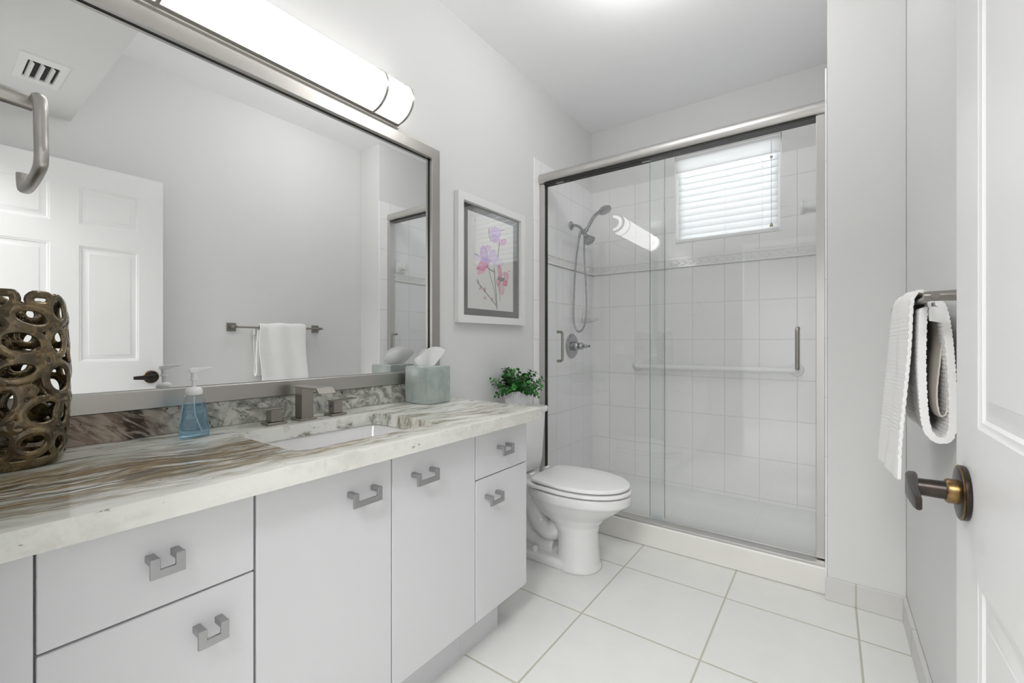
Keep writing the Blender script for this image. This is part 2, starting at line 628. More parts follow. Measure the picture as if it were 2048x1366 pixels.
# ------------------------------------------------------------------ the room
XR, YB, ZC, YF = 1.803, 3.245, 2.786, 0.03
XJ, YRET = 1.537, 2.346          # shower jamb, wall beside the shower
WX0, WX1, WZ0, WZ1 = 0.654, 1.308, 1.817, 2.439   # window

struct('floor', G().box(-0.12, 2.6, -2.42, 3.40, -0.06, 0.0), 'floor')
struct('ceiling', G().box(-0.12, 1.92, -0.09, 3.40, ZC, ZC + 0.06), 'ceiling')
struct('wall_left', G().box(-0.12, 0, -0.09, 3.40, 0, ZC), 'wall')
struct('wall_right', G().box(XR, XR + 0.1, -0.09, 3.40, 0, ZC), 'wall')
g = G()
g.box(0, 0.86, -0.09, YF, 0, ZC)
g.box(0.86, 1.745, -0.09, YF, 2.085, ZC)
g.box(1.745, XR, -0.09, YF, 0, ZC)
struct('wall_front', g, 'wall')
g = G()
g.box(0, WX0, YB, 3.37, 0, ZC)
g.box(WX1, XR, YB, 3.37, 0, ZC)
g.box(WX0, WX1, YB, 3.37, 0, WZ0)
g.box(WX0, WX1, YB, 3.37, WZ1, ZC)
struct('wall_back', g, 'wall')
struct('wall_return', G().box(XJ + 0.008, XR, YRET, YB, 0, ZC), 'wall', bevel=0.004)
struct('wall_soffit', G().box(0, XR, YF, 0.53, 2.31, ZC), 'wall')
# hall beyond the doorway, behind the camera
g = G()
g.box(-0.12, 2.6, -2.50, -2.42, 0, 2.46)
g.box(-0.20, -0.12, -2.50, -0.09, 0, 2.46)
g.box(2.6, 2.68, -2.50, -0.09, 0, 2.46)
g.box(1.90, 2.6, -0.09, 0.0, 0, 2.46)
struct('wall_hall', g, 'wall')
struct('ceiling_hall', G().box(-0.2, 2.68, -2.50, -0.09, 2.46, 2.52), 'ceiling')

# tile lining of the shower
TZ = 2.305
TX, TY = 0.012, 3.239
g = G().box(0, TX, 2.380, YB, 0.02, TZ)
struct('wall_shower_left', g, 'tile_side', bevel=0.004)
g = G()
g.box(TX, XJ, TY, YB, 0.02, WZ0)
g.box(TX, 0.660, TY, YB, WZ0, TZ)
g.box(1.300, XJ, TY, YB, WZ0, TZ)
struct('wall_shower_back', g, 'tile_back')
struct('wall_shower_right', G().box(XJ, XJ + 0.008, YRET - 0.001, TY, 0.02, TZ), 'tile_side', bevel=0.003)


def scroll(origin, ud, nd, length):
    """relief border of curling leaves: origin at lower corner, ud along, nd out of the wall"""
    u, n, z = Vector(ud), Vector(nd), Vector((0, 0, 1))
    o = Vector(origin)
    g = G()
    h = 0.072

    def bar(z0, z1, d):
        c = [o + u * a + z * b + n * e for a, b, e in ((0, z0, 0), (length, z0, 0), (length, z1, 0), (0, z1, 0), (0, z0, d), (length, z0, d), (length, z1, d), (0, z1, d))]
        v = [g.bm.verts.new(p) for p in c]
        for f in ((0, 1, 2, 3), (4, 7, 6, 5), (0, 4, 5, 1), (1, 5, 6, 2), (2, 6, 7, 3), (3, 7, 4, 0)):
            g.bm.faces.new([v[i] for i in f])
    bar(0, h, 0.005)
    bar(0, 0.010, 0.009)
    bar(h - 0.016, h, 0.011)
    step = 0.0515
    k = 0
    a = 0.012
    while a < length - 0.04:
        s = 1 if k % 2 == 0 else -1
        cx, cz = a + 0.018, 0.033
        pts = []
        for i in range(15):
            t = i / 14
            ang = s * (PI * 0.9 - t * 2.6 * PI)
            rr = 0.017 * (1 - t) + 0.004
            pts.append(o + u * (cx + rr * math.cos(ang)) + z * (cz + rr * math.sin(ang)) + n * 0.0055)
        g.tube(pts, [0.0016 + 0.0022 * math.sin(PI * min(1, (i + 1) / 11)) for i in range(15)], 6)
        p0, p1 = Vector((cx + 0.012, cz - s * 0.013)), Vector((cx + 0.036, cz + s * 0.013))
        lf = [o + u * (p0.x + (p1.x - p0.x) * i / 6) + z * (p0.y + (p1.y - p0.y) * i / 6) + n * 0.0055 for i in range(7)]
        g.tube(lf, [0.001, 0.003, 0.0045, 0.005, 0.004, 0.0028, 0.001], 6)
        a += step
        k += 1
    return g


struct('trim_1', scroll((TX, TY, 1.643), (1, 0, 0), (0, -1, 0), XJ - TX), 'tile_relief', smooth=50)
struct('trim_2', scroll((TX, TY, 1.643), (0, -1, 0), (1, 0, 0), TY - 2.46), 'tile_relief', smooth=50)
struct('trim_3', scroll((XJ, 2.46, 1.643), (0, 1, 0), (-1, 0, 0), TY - 2.46), 'tile_relief', smooth=50)
# curb and pan
struct('trim_4', G().box(0.0, XJ + 0.008, 2.374, 2.482, 0, 0.119), 'curb', bevel=0.008, seg=3)
g = G()
prof = [(2.482, 0.0), (2.482, 0.085), (2.515, 0.085), (2.56, 0.052), (2.98, 0.052), (3.03, 0.060), (3.10, 0.078), (TY, 0.082), (TY, 0.0)]
g.prism(prof, 'x', TX, XJ)
struct('trim_5', g, 'pan', smooth=40)

# tile baseboards
struct('baseboard_return', G().box(XJ, XR, YRET - 0.012, YRET, 0, 0.098), 'base_tile', bevel=0.003)
struct('baseboard_right', G().box(XR - 0.014, XR, 0.95, YRET - 0.012, 0, 0.098), 'base_tile', bevel=0.003)

# window
win = thing('window_1', 'small high window behind the white blind in the shower', 'window', (0.981, 3.33, WZ0))
win['kind'] = 'structure'
g = G()
for a in (WX0, WX1 - 0.035):
    g.box(a, a + 0.035, 3.30, 3.345, WZ0, WZ1)
g.box(WX0 + 0.035, WX1 - 0.035, 3.30, 3.345, WZ0, WZ0 + 0.035)
g.box(WX0 + 0.035, WX1 - 0.035, 3.30, 3.345, WZ1 - 0.035, WZ1)
obj('window_frame', g, 'trim_white', win)
obj('window_pane', G().box(WX0 + 0.035, WX1 - 0.035, 3.321, 3.325, WZ0 + 0.035, WZ1 - 0.035), 'window_glass', win)
obj('window_sill', G().box(WX0 + 0.002, WX1 - 0.002, 3.235, 3.30, WZ0 + 0.0005, WZ0 + 0.008), 'trim_white', win)

# ------------------------------------------------------------------ blind
bl = thing('window_blind', 'white closed horizontal blind hanging in the shower window', 'blind', (0.98, 3.262, WZ1))
obj('headrail', G().box(WX0 + 0.004, WX1 - 0.004, 3.248, 3.292, 2.405, WZ1 - 0.001), 'plastic_white', bl, bevel=0.003)
g = G().box(WX0 + 0.003, WX1 - 0.003, 3.240, 3.247, 2.318, 2.425)
obj('valance', g, 'blind', bl, bevel=0.002)
g = G()
zz = 2.325
while zz > 1.865:
    prof = [(3.276 - 0.016 * t + 0.0035 * math.sin(PI * t), zz - 0.0495 * t + 0.004) for t in [i / 6 for i in range(7)]]
    back = [(a + 0.0016, b) for a, b in reversed(prof)]
    g.prism(prof + back, 'x', WX0 + 0.018, WX1 - 0.020)
    zz -= 0.0455
obj('slats', g, 'blind', bl, smooth=40)
obj('bottom_rail', G().box(WX0 + 0.016, WX1 - 0.018, 3.255, 3.282, 1.829, 1.846), 'plastic_white', bl, bevel=0.003)
g = G()
for a in (0.76, 0.98, 1.20):
    g.tube([(a, 3.2575, 2.32), (a, 3.2535, 1.84)], 0.0009, 6)
obj('ladder_cords', g, 'plastic_white', bl)
xc = 1.253
cord = obj('pull_cord', G().tube([(xc, 3.2365, 2.40), (xc, 3.2365, 1.868)], 0.0013, 6), 'cord', bl)
g = G().lathe([(0.001, -0.009), (0.006, -0.006), (0.0085, 0), (0.006, 0.006), (0.001, 0.009)], (xc, 3.2365, 2.293), 'z', 14)
obj('cord_bead', g, 'cord', cord, smooth=60)
g = G().lathe([(0.010, 0), (0.0095, 0.006), (0.006, 0.016), (0.003, 0.022)], (xc, 3.2365, 1.850), 'z', 16)
obj('cord_weight', g, 'brass_bell', cord, smooth=50)

# ------------------------------------------------------------------ vanity cabinets
XF = 0.568


def pull(parent, y0, y1, zt, name='handle'):
    """U shaped bar pull: two prongs at the top ends, a plate hanging from them"""
    g = G()
    w = 0.0145
    o = [(y0, zt), (y0, zt - 0.036), (y1, zt - 0.036), (y1, zt), (y1 - w, zt), (y1 - w, zt - 0.021), (y0 + w, zt - 0.021), (y0 + w, zt)]
    g.prism(o, 'x', 0.594, 0.6005)
    for a in (y0, y1 - w):
        g.box(XF - 0.001, 0.5945, a + 0.0005, a + w - 0.0005, zt - 0.013, zt - 0.0005)
    return obj(name, g, 'pull', parent, bevel=0.0012)


def front(parent, name, y0, y1, z0, z1):
    return obj(name, G().box(XF - 0.019, XF, y0, y1, z0, z1), 'cabinet', parent, bevel=0.0025, seg=2)


def carcass(parent, y0, y1, toe1):
    g = G()
    g.box(0.004, 0.5475, y0, y1, 0.145, 0.809)
    obj('body', g, 'cabinet', parent)
    obj('toe_kick', G().box(0.004, 0.498, y0, toe1, 0.0, 0.1445), 'cabinet', parent)


c1 = thing('drawer_cabinet', 'white vanity cabinet at the left end, drawer above a door, below the openwork vase', 'cabinet', (0.30, 0.24, 0), 'vanity base cabinets')
carcass(c1, 0.034, 0.4350, 0.4350)
obj('filler_strip', G().box(XF - 0.019, XF, 0.034, 0.116, 0.148, 0.806), 'cabinet', c1, bevel=0.0015)
d = front(c1, 'drawer', 0.1190, 0.4335, 0.6350, 0.806)
pull(d, 0.250, 0.302, 0.737)
d = front(c1, 'door', 0.1190, 0.4335, 0.148, 0.6315)
pull(d, 0.322, 0.374, 0.574)

c2 = thing('sink_cabinet', 'white two-door vanity cabinet under the sink', 'cabinet', (0.30, 0.79, 0), 'vanity base cabinets')
g = G()
g.box(0.004, 0.5475, 0.4360, 1.1490, 0.145, 0.163)
g.box(0.520, 0.5475, 0.4360, 1.1490, 0.163, 0.66)
g.box(0.004, 0.520, 0.4360, 0.454, 0.163, 0.66)
g.box(0.004, 0.520, 1.131, 1.1490, 0.163, 0.66)
g.box(0.520, 0.5475, 0.4360, 1.1490, 0.66, 0.809)
g.box(0.004, 0.520, 0.4360, 0.454, 0.66, 0.809)
g.box(0.004, 0.520, 1.131, 1.1490, 0.66, 0.809)
obj('body', g, 'cabinet', c2)
obj('toe_kick', G().box(0.004, 0.498, 0.4360, 1.1490, 0, 0.1445), 'cabinet', c2)
d = front(c2, 'door', 0.4380, 0.7925, 0.148, 0.806)
pull(d, 0.653, 0.738, 0.737)
d = front(c2, 'door', 0.7960, 1.1480, 0.148, 0.806)
pull(d, 0.862, 0.948, 0.736)

c3 = thing('drawer_cabinet', 'white vanity cabinet at the right end beside the toilet, small drawer above a door', 'cabinet', (0.30, 1.31, 0), 'vanity base cabinets')
carcass(c3, 1.1500, 1.4620, 1.363)
d = front(c3, 'drawer', 1.1520, 1.4630, 0.6385, 0.806)
pull(d, 1.268, 1.336, 0.738)
d = front(c3, 'door', 1.1520, 1.4630, 0.148, 0.6350)
pull(d, 1.198, 1.273, 0.577)

# ------------------------------------------------------------------ worktop
ZT, ZU = 0.852, 0.8105
ct = thing('countertop', 'polished white and brown banded granite vanity top with sink cut-out', 'countertop', (0.3, 0.77, ZU))
HX0, HX1, HY0, HY1 = 0.172, 0.518, 0.552, 1.030
outer = [(0.001, 0.032), (0.628, 0.032)] + arc(0.600, 1.478, 0.028, 0, 90, 6) + [(0.001, 1.506)]
hole = rrect(HX0, HX1, HY0, HY1, 0.045, 6)
g = G()
bm = g.bm
edges = []
for loop in (outer, hole):
    vs = [bm.verts.new((a, b, ZT)) for a, b in loop]
    for i in range(len(vs)):
        edges.append(bm.edges.new((vs[i], vs[(i + 1) % len(vs)])))
bmesh.ops.triangle_fill(bm, use_beauty=True, use_dissolve=False, edges=edges)
top = bm.faces[:]
ex = bmesh.ops.extrude_face_region(bm, geom=top)
bmesh.ops.translate(bm, verts=[v for v in ex['geom'] if isinstance(v, bmesh.types.BMVert)], vec=(0, 0, ZU - ZT))
obj('slab', g, 'counter', ct, bevel=0.0085, seg=4)
obj('backsplash', G().box(0.001, 0.0205, 0.032, 1.505, ZT + 0.0004, 0.930), 'splash', ct, bevel=0.0015)

# sink under the cut-out
sk = thing('sink', 'white rectangular undermount basin set in the vanity top', 'sink', (0.345, 0.79, 0.68))
g = G()


def rr3(m, z, r):
    return [(a, b, z) for a, b in rrect(HX0 - 0.008 + m, HX1 + 0.008 - m, HY0 - 0.008 + m, HY1 + 0.008 - m, r, 6)]


g.loft([rr3(-0.018, 0.8095, 0.05), rr3(0, 0.8095, 0.045), rr3(0.004, 0.80, 0.045), rr3(0.014, 0.74, 0.05), rr3(0.03, 0.70, 0.055), rr3(0.06, 0.683, 0.05),
        rr3(0.06, 0.675, 0.05), rr3(0.02, 0.69, 0.055), rr3(0.004, 0.74, 0.05), rr3(-0.018, 0.80, 0.05)], False, False, True, True)
f = [(a, b, 0.683) for a, b in rrect(HX0 + 0.052, HX1 - 0.052, HY0 + 0.052, HY1 - 0.052, 0.05, 6)]
g.poly(f)
bmesh.ops.remove_doubles(g.bm, verts=g.bm.verts[:], dist=0.0005)
obj('basin', g, 'porcelain', sk, smooth=45)
obj('drain', G().lathe([(0.0, 0.004), (0.016, 0.004), (0.021, 0.0025), (0.022, 0.0)], (0.345, 0.79, 0.6832), 'z', 24), 'chrome', sk, smooth=50)

# ------------------------------------------------------------------ faucet
fa = thing('faucet', 'brushed nickel square waterfall faucet with two lever handles behind the sink', 'faucet', (0.10, 0.80, ZT))
g = G()
g.box(0.072, 0.133, 0.7685, 0.829, ZT + 0.0003, ZT + 0.008)
g.box(0.083, 0.126, 0.778, 0.819, ZT + 0.008, 0.9625)
obj('spout_body', g, 'nickel_dark', fa, bevel=0.0012)
g = G()
prof = [(0.066, 0.9625), (0.066, 0.9675), (0.226, 0.9675), (0.2445, 0.9505), (0.2405, 0.9485), (0.222, 0.9625)]
g.prism([(a, b) for a, b in prof], 'y', 0.7705, 0.8285)
obj('spout', g, 'nickel_dark', fa, bevel=0.001)
for yc, s in ((0.6985, -1), (0.915, 1)):
    g = G()
    g.box(0.077, 0.130, yc - 0.0295, yc + 0.0295, ZT + 0.0003, ZT + 0.0075)
    g.box(0.087, 0.122, yc - 0.0175, yc + 0.0175, ZT + 0.0095, 0.9000)
    h = obj('faucet_handle', g, 'nickel_dark', fa, bevel=0.0012)
    g = G()
    y0 = yc - s * 0.0175
    prof = [(y0, 0.9005), (y0, 0.9045)] + [(yc + s * a, 0.9045 + b) for a, b in ((0.04, 0.0005), (0.06, 0.0015), (0.078, 0.0035))] + [(yc + s * a, 0.9015 + b) for a, b in ((0.078, 0.003), (0.06, 0.0005), (0.04, -0.001))]
    g.prism([(a, b) for a, b in prof], 'x', 0.086, 0.123)
    obj('lever', g, 'nickel_dark', h, bevel=0.0006)
    if s > 0:
        obj('cold_mark', G().lathe([(0.0, 0.0), (0.0038, 0.0), (0.0038, 0.0012), (0.0, 0.0012)], (0.1045, yc - 0.0188, 0.885), 'y', 16), 'blue_dot', h)

# ------------------------------------------------------------------ mirror
mi = thing('wall_mirror', 'wide wall mirror in a brushed nickel frame above the vanity', 'mirror', (0.0, 0.82, 0.933))
Y0, Y1, Z0, Z1, FW = 0.045, 1.512, 0.9325, 2.033, 0.0505
obj('mirror_glass', G().box(0.004, 0.010, Y0 + 0.03, Y1 - 0.03, Z0 + 0.03, Z1 - 0.03), 'mirror', mi)
g = G()
lay = [(0.0, 0.0005), (0.0, 0.032), (FW - 0.003, 0.032), (FW, 0.0305), (FW, 0.0175), (FW - 0.008, 0.0170), (FW - 0.008, 0.0005)]
rings = []
for inset, x in lay:
    rings.append([(x, Y0 + inset, Z0 + inset), (x, Y1 - inset, Z0 + inset), (x, Y1 - inset, Z1 - inset), (x, Y0 + inset, Z1 - inset)])
g.loft(rings, False, False, True, True)
obj('frame', g, 'nickel', mi)
g = G()
rings = []
for inset, x in ((FW - 0.006, 0.0102), (FW - 0.006, 0.0168), (FW - 0.002, 0.0168), (FW - 0.002, 0.0102)):
    rings.append([(x, Y0 + inset, Z0 + inset), (x, Y1 - inset, Z0 + inset), (x, Y1 - inset, Z1 - inset), (x, Y0 + inset, Z1 - inset)])
g.loft(rings, False, False, True, True)
obj('gap_shade', g, 'black', mi)  # black ring painted as the shade in the gap behind the frame lip

# ------------------------------------------------------------------ vanity light
vl = thing('vanity_light', 'long half-round glowing bath bar light above the mirror', 'light', (0.0, 0.775, 2.15))
LZ, LD, LH = 2.152, 0.1, 0.082
LX = 0.016
obj('back_plate', G().box(0.0005, LX, 0.272, 1.278, LZ - 0.098, LZ + 0.098), 'nickel', vl, bevel=0.002)


def half(d, h, n=20):
    return [(LX + d * math.cos(a), LZ + h * math.sin(a)) for a in [-PI / 2 + PI * i / n for i in range(n + 1)]]


obj('shade', G().prism(half(LD, LH), 'y', 0.285, 1.265), 'shade', vl, smooth=40)
for yy in (0.411, 1.132):
    g = G()
    o_, i_ = half(LD + 0.0045, LH + 0.0045), half(LD - 0.001, LH - 0.001)
    g.prism(o_ + list(reversed(i_)), 'y', yy, yy + 0.011)
    obj('band', g, 'nickel', vl, smooth=40)
for yy in (0.275, 1.265):
    g = G()
    o_, i_ = half(LD + 0.004, LH + 0.004), half(LD - 0.014, LH - 0.014)
    g.prism(o_ + list(reversed(i_)), 'y', yy, yy + 0.010)
    obj('end_ring', g, 'nickel', vl, smooth=40)
    y2 = yy + 0.004 if yy < 1 else yy + 0.0005
    obj('end_diffuser', G().prism(half(LD - 0.0145, LH - 0.0145), 'y', y2, y2 + 0.005), 'shade', vl, smooth=40)
    y3 = yy + 0.0 if yy < 1 else yy + 0.006
    obj('end_boss', G().prism(half(LD - 0.045, LH - 0.036), 'y', y3, y3 + 0.004), 'nickel', vl, smooth=40)
for zz in (LZ - LH - 0.004, LZ + LH + 0.004):
    obj('rail', G().box(LX, LX + 0.012, 0.275, 1.275, zz - 0.0016, zz + 0.0016), 'nickel', vl)

# added fill globe, unseen above the view, brightens ceiling and walls
GX, GY = 0.95, 1.75
cl = thing('fill_globe', 'round glowing globe added under the ceiling as unseen fill light', 'light', (GX, GY, ZC))
obj('base', G().lathe([(0.06, -0.0005), (0.06, -0.012), (0.04, -0.020), (0.035, -0.026), (0.0, -0.027)], (GX, GY, ZC), 'z', 28), 'nickel', cl, smooth=40)
obj('glow_ball', G().lathe([(0.105 * math.sin(PI * i / 18), -0.131 + 0.105 * math.cos(PI * i / 18)) for i in range(1, 18)], (GX, GY, ZC), 'z', 36), 'fill_glow', cl, smooth=60)

# ------------------------------------------------------------------ framed picture
pc = thing('framed_picture', 'white framed orchid watercolour with grey mat on the wall above the toilet', 'picture', (0.0, 1.945, 1.215))
PY0, PY1, PZ0, PZ1 = 1.645, 2.246, 1.215, 1.888


def ring4(i, x):
    return [(x, PY0 + i, PZ0 + i), (x, PY1 - i, PZ0 + i), (x, PY1 - i, PZ1 - i), (x, PY0 + i, PZ1 - i)]


g = G().loft([ring4(0, 0.001), ring4(0, 0.032), ring4(0.04, 0.032), ring4(0.042, 0.012), ring4(0.042, 0.001)], False, False, True, True)
obj('frame', g, 'trim_white', pc, bevel=0.0008)
g = G()
A = dict(y0=1.744, y1=2.141, z0=1.300, z1=1.804)
g.loft([[(0.010, PY0 + 0.0425, PZ0 + 0.0425), (0.010, PY1 - 0.0425, PZ0 + 0.0425), (0.010, PY1 - 0.0425, PZ1 - 0.0425), (0.010, PY0 + 0.0425, PZ1 - 0.0425)],
        [(0.010, A['y0'] - 0.006, A['z0'] - 0.006), (0.010, A['y1'] + 0.006, A['z0'] - 0.006), (0.010, A['y1'] + 0.006, A['z1'] + 0.006), (0.010, A['y0'] - 0.006, A['z1'] + 0.006)]], False, False)
obj('mat_board', g, 'mat_board', pc)
g = G()
ri = []
for i, x in ((-0.006, 0.0099), (-0.006, 0.0106), (0.0, 0.0106), (0.0, 0.0099)):
    ri.append([(x, A['y0'] + i, A['z0'] + i), (x, A['y1'] - i, A['z0'] + i), (x, A['y1'] - i, A['z1'] - i), (x, A['y0'] + i, A['z1'] - i)])
obj('mat_bevel', g.loft(ri, False, False, True, True), 'paper', pc)
obj('picture_glass', G().box(0.0135, 0.0155, PY0 + 0.043, PY1 - 0.043, PZ0 + 0.043, PZ1 - 0.043), 'picture_glass', pc)

# watercolour, painted into a fine grid of points
NY, NZ = 130, 168
blobs = [  # s, t, rs, rt, rot, colour, strength
    (0.60, 0.865, 0.13, 0.065, 0.2, (0.62, 0.42, 0.80), 0.7), (0.52, 0.845, 0.10, 0.05, -0.6, (0.66, 0.50, 0.82), 0.6),
    (0.56, 0.80, 0.11, 0.04, 0.1, (0.45, 0.40, 0.74), 0.55), (0.62, 0.775, 0.13, 0.035, 0.0, (0.72, 0.35, 0.68), 0.6), (0.78, 0.80, 0.07, 0.03, 0.5, (0.70, 0.25, 0.60), 0.75),
    (0.70, 0.91, 0.08, 0.035, 0.9, (0.75, 0.60, 0.88), 0.5),
    (0.33, 0.60, 0.09, 0.085, 0.3, (0.60, 0.30, 0.72), 0.75), (0.40, 0.665, 0.07, 0.03, 0.2, (0.62, 0.30, 0.68), 0.6), (0.54, 0.585, 0.10, 0.075, -0.4, (0.68, 0.48, 0.84), 0.65),
    (0.64, 0.535, 0.11, 0.05, 0.1, (0.72, 0.58, 0.88), 0.45), (0.36, 0.515, 0.12, 0.045, 0.3, (0.36, 0.22, 0.68), 0.6), (0.20, 0.54, 0.08, 0.04, -0.5, (0.74, 0.58, 0.86), 0.5),
    (0.30, 0.455, 0.12, 0.045, 0.4, (0.74, 0.12, 0.38), 0.75), (0.28, 0.405, 0.08, 0.03, 0.5, (0.78, 0.25, 0.45), 0.5),
    (0.69, 0.43, 0.06, 0.075, 0.15, (0.74, 0.16, 0.36), 0.7), (0.85, 0.395, 0.075, 0.065, -0.3, (0.76, 0.30, 0.48), 0.65), (0.83, 0.315, 0.055, 0.03, 0.2, (0.70, 0.05, 0.20), 0.85),
    (0.72, 0.25, 0.07, 0.075, 0.1, (0.78, 0.38, 0.48), 0.6), (0.66, 0.33, 0.05, 0.06, 0.2, (0.60, 0.15, 0.30), 0.5), (0.74, 0.345, 0.05, 0.022, 0.4, (0.06, 0.03, 0.05), 0.8),
    (0.66, 0.345, 0.02, 0.02, 0, (0.05, 0.03, 0.04), 0.85),
    (0.19, 0.29, 0.022, 0.03, 0.2, (0.20, 0.20, 0.22), 0.7), (0.23, 0.215, 0.035, 0.016, 0.6, (0.50, 0.25, 0.32), 0.7), (0.34, 0.20, 0.02, 0.025, 0.5, (0.55, 0.12, 0.25), 0.75),
    (0.36, 0.125, 0.04, 0.018, -0.5, (0.60, 0.25, 0.35), 0.65), (0.52, 0.115, 0.025, 0.025, 0.3, (0.55, 0.22, 0.34), 0.65)]
strokes = [  # polylines s,t with width
    ([(0.62, 0.005), (0.60, 0.15), (0.575, 0.30), (0.56, 0.43), (0.55, 0.455)], 0.010), ([(0.56, 0.42), (0.46, 0.435), (0.40, 0.46)], 0.009),
    ([(0.60, 0.06), (0.55, 0.22), (0.47, 0.36), (0.43, 0.44)], 0.006), ([(0.64, 0.59), (0.66, 0.70), (0.68, 0.77)], 0.008), ([(0.60, 0.045), (0.45, 0.13), (0.30, 0.21), (0.19, 0.27)], 0.008),
    ([(0.68, 0.30), (0.67, 0.20), (0.70, 0.10)], 0.005), ([(0.44, 0.89), (0.43, 0.82), (0.48, 0.76)], 0.006), ([(0.14, 0.57), (0.22, 0.555)], 0.006), ([(0.72, 0.91), (0.80, 0.935)], 0.004),
    ([(0.86, 0.46), (0.95, 0.465)], 0.003), ([(0.74, 0.51), (0.77, 0.54)], 0.004)]


def seg_d(p, a, b, asp):
    px, py = (p[0] - a[0]), (p[1] - a[1]) * asp
    bx, by = (b[0] - a[0]), (b[1] - a[1]) * asp
    t = max(0, min(1, (px * bx + py * by) / (bx * bx + by * by + 1e-9)))
    return math.hypot(px - bx * t, py - by * t)


ASP = (A['z1'] - A['z0']) / (A['y1'] - A['y0'])


def paint(s, t):
    c = [0.84, 0.84, 0.81]
    nx = noise.noise(Vector((s * 9, t * 11, 1.3)))
    ny = noise.noise(Vector((s * 9, t * 11, 7.7)))
    nf = noise.noise(Vector((s * 30, t * 38, 3.1)))
    for bs, bt, rs, rt, rot, col, k in blobs:
        ds, dt = s - bs + nx * 0.035, (t - bt) * ASP + ny * 0.035
        cr, sr = math.cos(rot), math.sin(rot)
        u, v = (ds * cr + dt * sr) / rs, (-ds * sr + dt * cr) / (rt * ASP)
        q = u * u + v * v
        if q < 1.5:
            q = q + nf * 0.25
            a = max(0.0, min(1.0, (1.15 - q) / 0.25)) * min(1, k * 1.25) * (0.55 + 0.45 * max(0, min(1, q)))
            c = [ci * (1 - a) + x * a for ci, x in zip(c, col)]
    for pl, wd in strokes:
        dd = min(seg_d((s + nx * 0.004, t), pl[i], pl[i + 1], ASP) for i in range(len(pl) - 1))
        a = max(0.0, min(1.0, (wd * 1.3 - dd) / (wd * 0.8))) * 0.85
        c = [ci * (1 - a) + x * a for ci, x in zip(c, (0.05, 0.045, 0.05))]
    return c


me = bpy.data.meshes.new('artwork')
vs, fs, cols = [], [], []
for i in range(NY + 1):
    for j in range(NZ + 1):
        vs.append((0.0098, A['y0'] + (A['y1'] - A['y0']) * i / NY - 1.945, A['z0'] + (A['z1'] - A['z0']) * j / NZ - 1.215))
        cols.append(paint(i / NY, j / NZ))
for i in range(NY):
    for j in range(NZ):
        a = i * (NZ + 1) + j
        fs.append((a, a + NZ + 1, a + NZ + 2, a + 1))
me.from_pydata(vs, [], fs)
at = me.color_attributes.new('paint', 'FLOAT_COLOR', 'POINT')
at.data.foreach_set('color', [x for c in cols for x in (*c, 1.0)])
me.materials.append(M['art'])
o = bpy.data.objects.new('artwork', me)
COL.objects.link(o)
o.parent = pc

# ------------------------------------------------------------------ soap dispenser
sd = thing('soap_dispenser', 'clear pump bottle of blue hand soap on the vanity top', 'soap dispenser', (0.130, 0.470, ZT))


def oval(hx, hy, z, n=28, p=2.6):
    o = []
    for i in range(n):
        a = 2 * PI * i / n
        ca, sa = math.cos(a), math.sin(a)
        o.append((0.130 + hx * math.copysign(abs(ca) ** (2 / p), ca), 0.470 + hy * math.copysign(abs(sa) ** (2 / p), sa), z))
    return o


prof = [(0.0185, 0.034, 0.8525), (0.0215, 0.0375, 0.856), (0.0215, 0.0375, 0.862), (0.0205, 0.035, 0.89), (0.019, 0.0305, 0.925), (0.018, 0.0265, 0.950), (0.0175, 0.0245, 0.963), (0.0165, 0.021, 0.970), (0.016, 0.019, 0.9735)]
obj('bottle', G().loft([oval(*q) for q in prof]), 'bottle', sd, smooth=60)
prof2 = [(a - 0.0018, b - 0.0018, z if i else z + 0.002) for i, (a, b, z) in enumerate(prof) if z <= 0.926] + [(0.0163, 0.0250, 0.947)]
obj('liquid_soap', G().loft([oval(*q) for q in prof2]), 'soap', sd, smooth=60)
g = G().lathe([(0.0195, 0.971), (0.0205, 0.973), (0.0205, 0.982), (0.0175, 0.9885), (0.013, 0.991), (0.0055, 0.992), (0.0055, 1.010), (0.0095, 1.0105), (0.0095, 1.0135), (0.0075, 1.015), (0.0075, 1.032)], (0.130, 0.470, 0), 'z', 24)
obj('pump_collar', g, 'plastic_white', sd, smooth=45)
g = G()
g.loft([[(0.130 + a * s_, yy, z_) for a, z_ in ((-0.0085, z0), (0.0085, z0), (0.0085, z1), (-0.0085, z1))] for yy, z0, z1, s_ in ((0.4585, 1.031, 1.041, 0.9), (0.470, 1.031, 1.0445, 1.0), (0.482, 1.034, 1.0445, 0.9), (0.500, 1.0375, 1.0440, 0.55), (0.512, 1.0400, 1.0450, 0.5))])
obj('pump_nozzle', g, 'plastic_white', sd, bevel=0.0012)
g = G()
g.tube(smooth_path([(0.130, 0.470, 0.966), (0.130, 0.470, 0.93), (0.130, 0.474, 0.905), (0.131, 0.487, 0.866)]), 0.0022, 8)
obj('dip_tube', g, 'plastic_white', sd, smooth=60)

# ------------------------------------------------------------------ tissue box cover and tissue
tb = thing('tissue_box_cover', 'square pale green glazed ceramic tissue box cover by the mirror', 'tissue box', (0.1265, 1.345, ZT))
g = G()


def bulge(h, z, b=0.0, r=0.010, n=8):
    o = []
    for sx, sy, ex, ey in ((1, -1, 0, 1), (1, 1, -1, 0), (-1, 1, 0, -1), (-1, -1, 1, 0)):
        for i in range(n):
            t = i / n
            bl_ = b * math.sin(PI * t) ** 0.8
            x_, y_ = sx * h + ex * 2 * h * t, sy * h + ey * 2 * h * t
            nx_, ny_ = (ey, -ex)
            o.append((0.1265 + x_ + nx_ * bl_, 1.345 + y_ + ny_ * bl_, z))
    return o


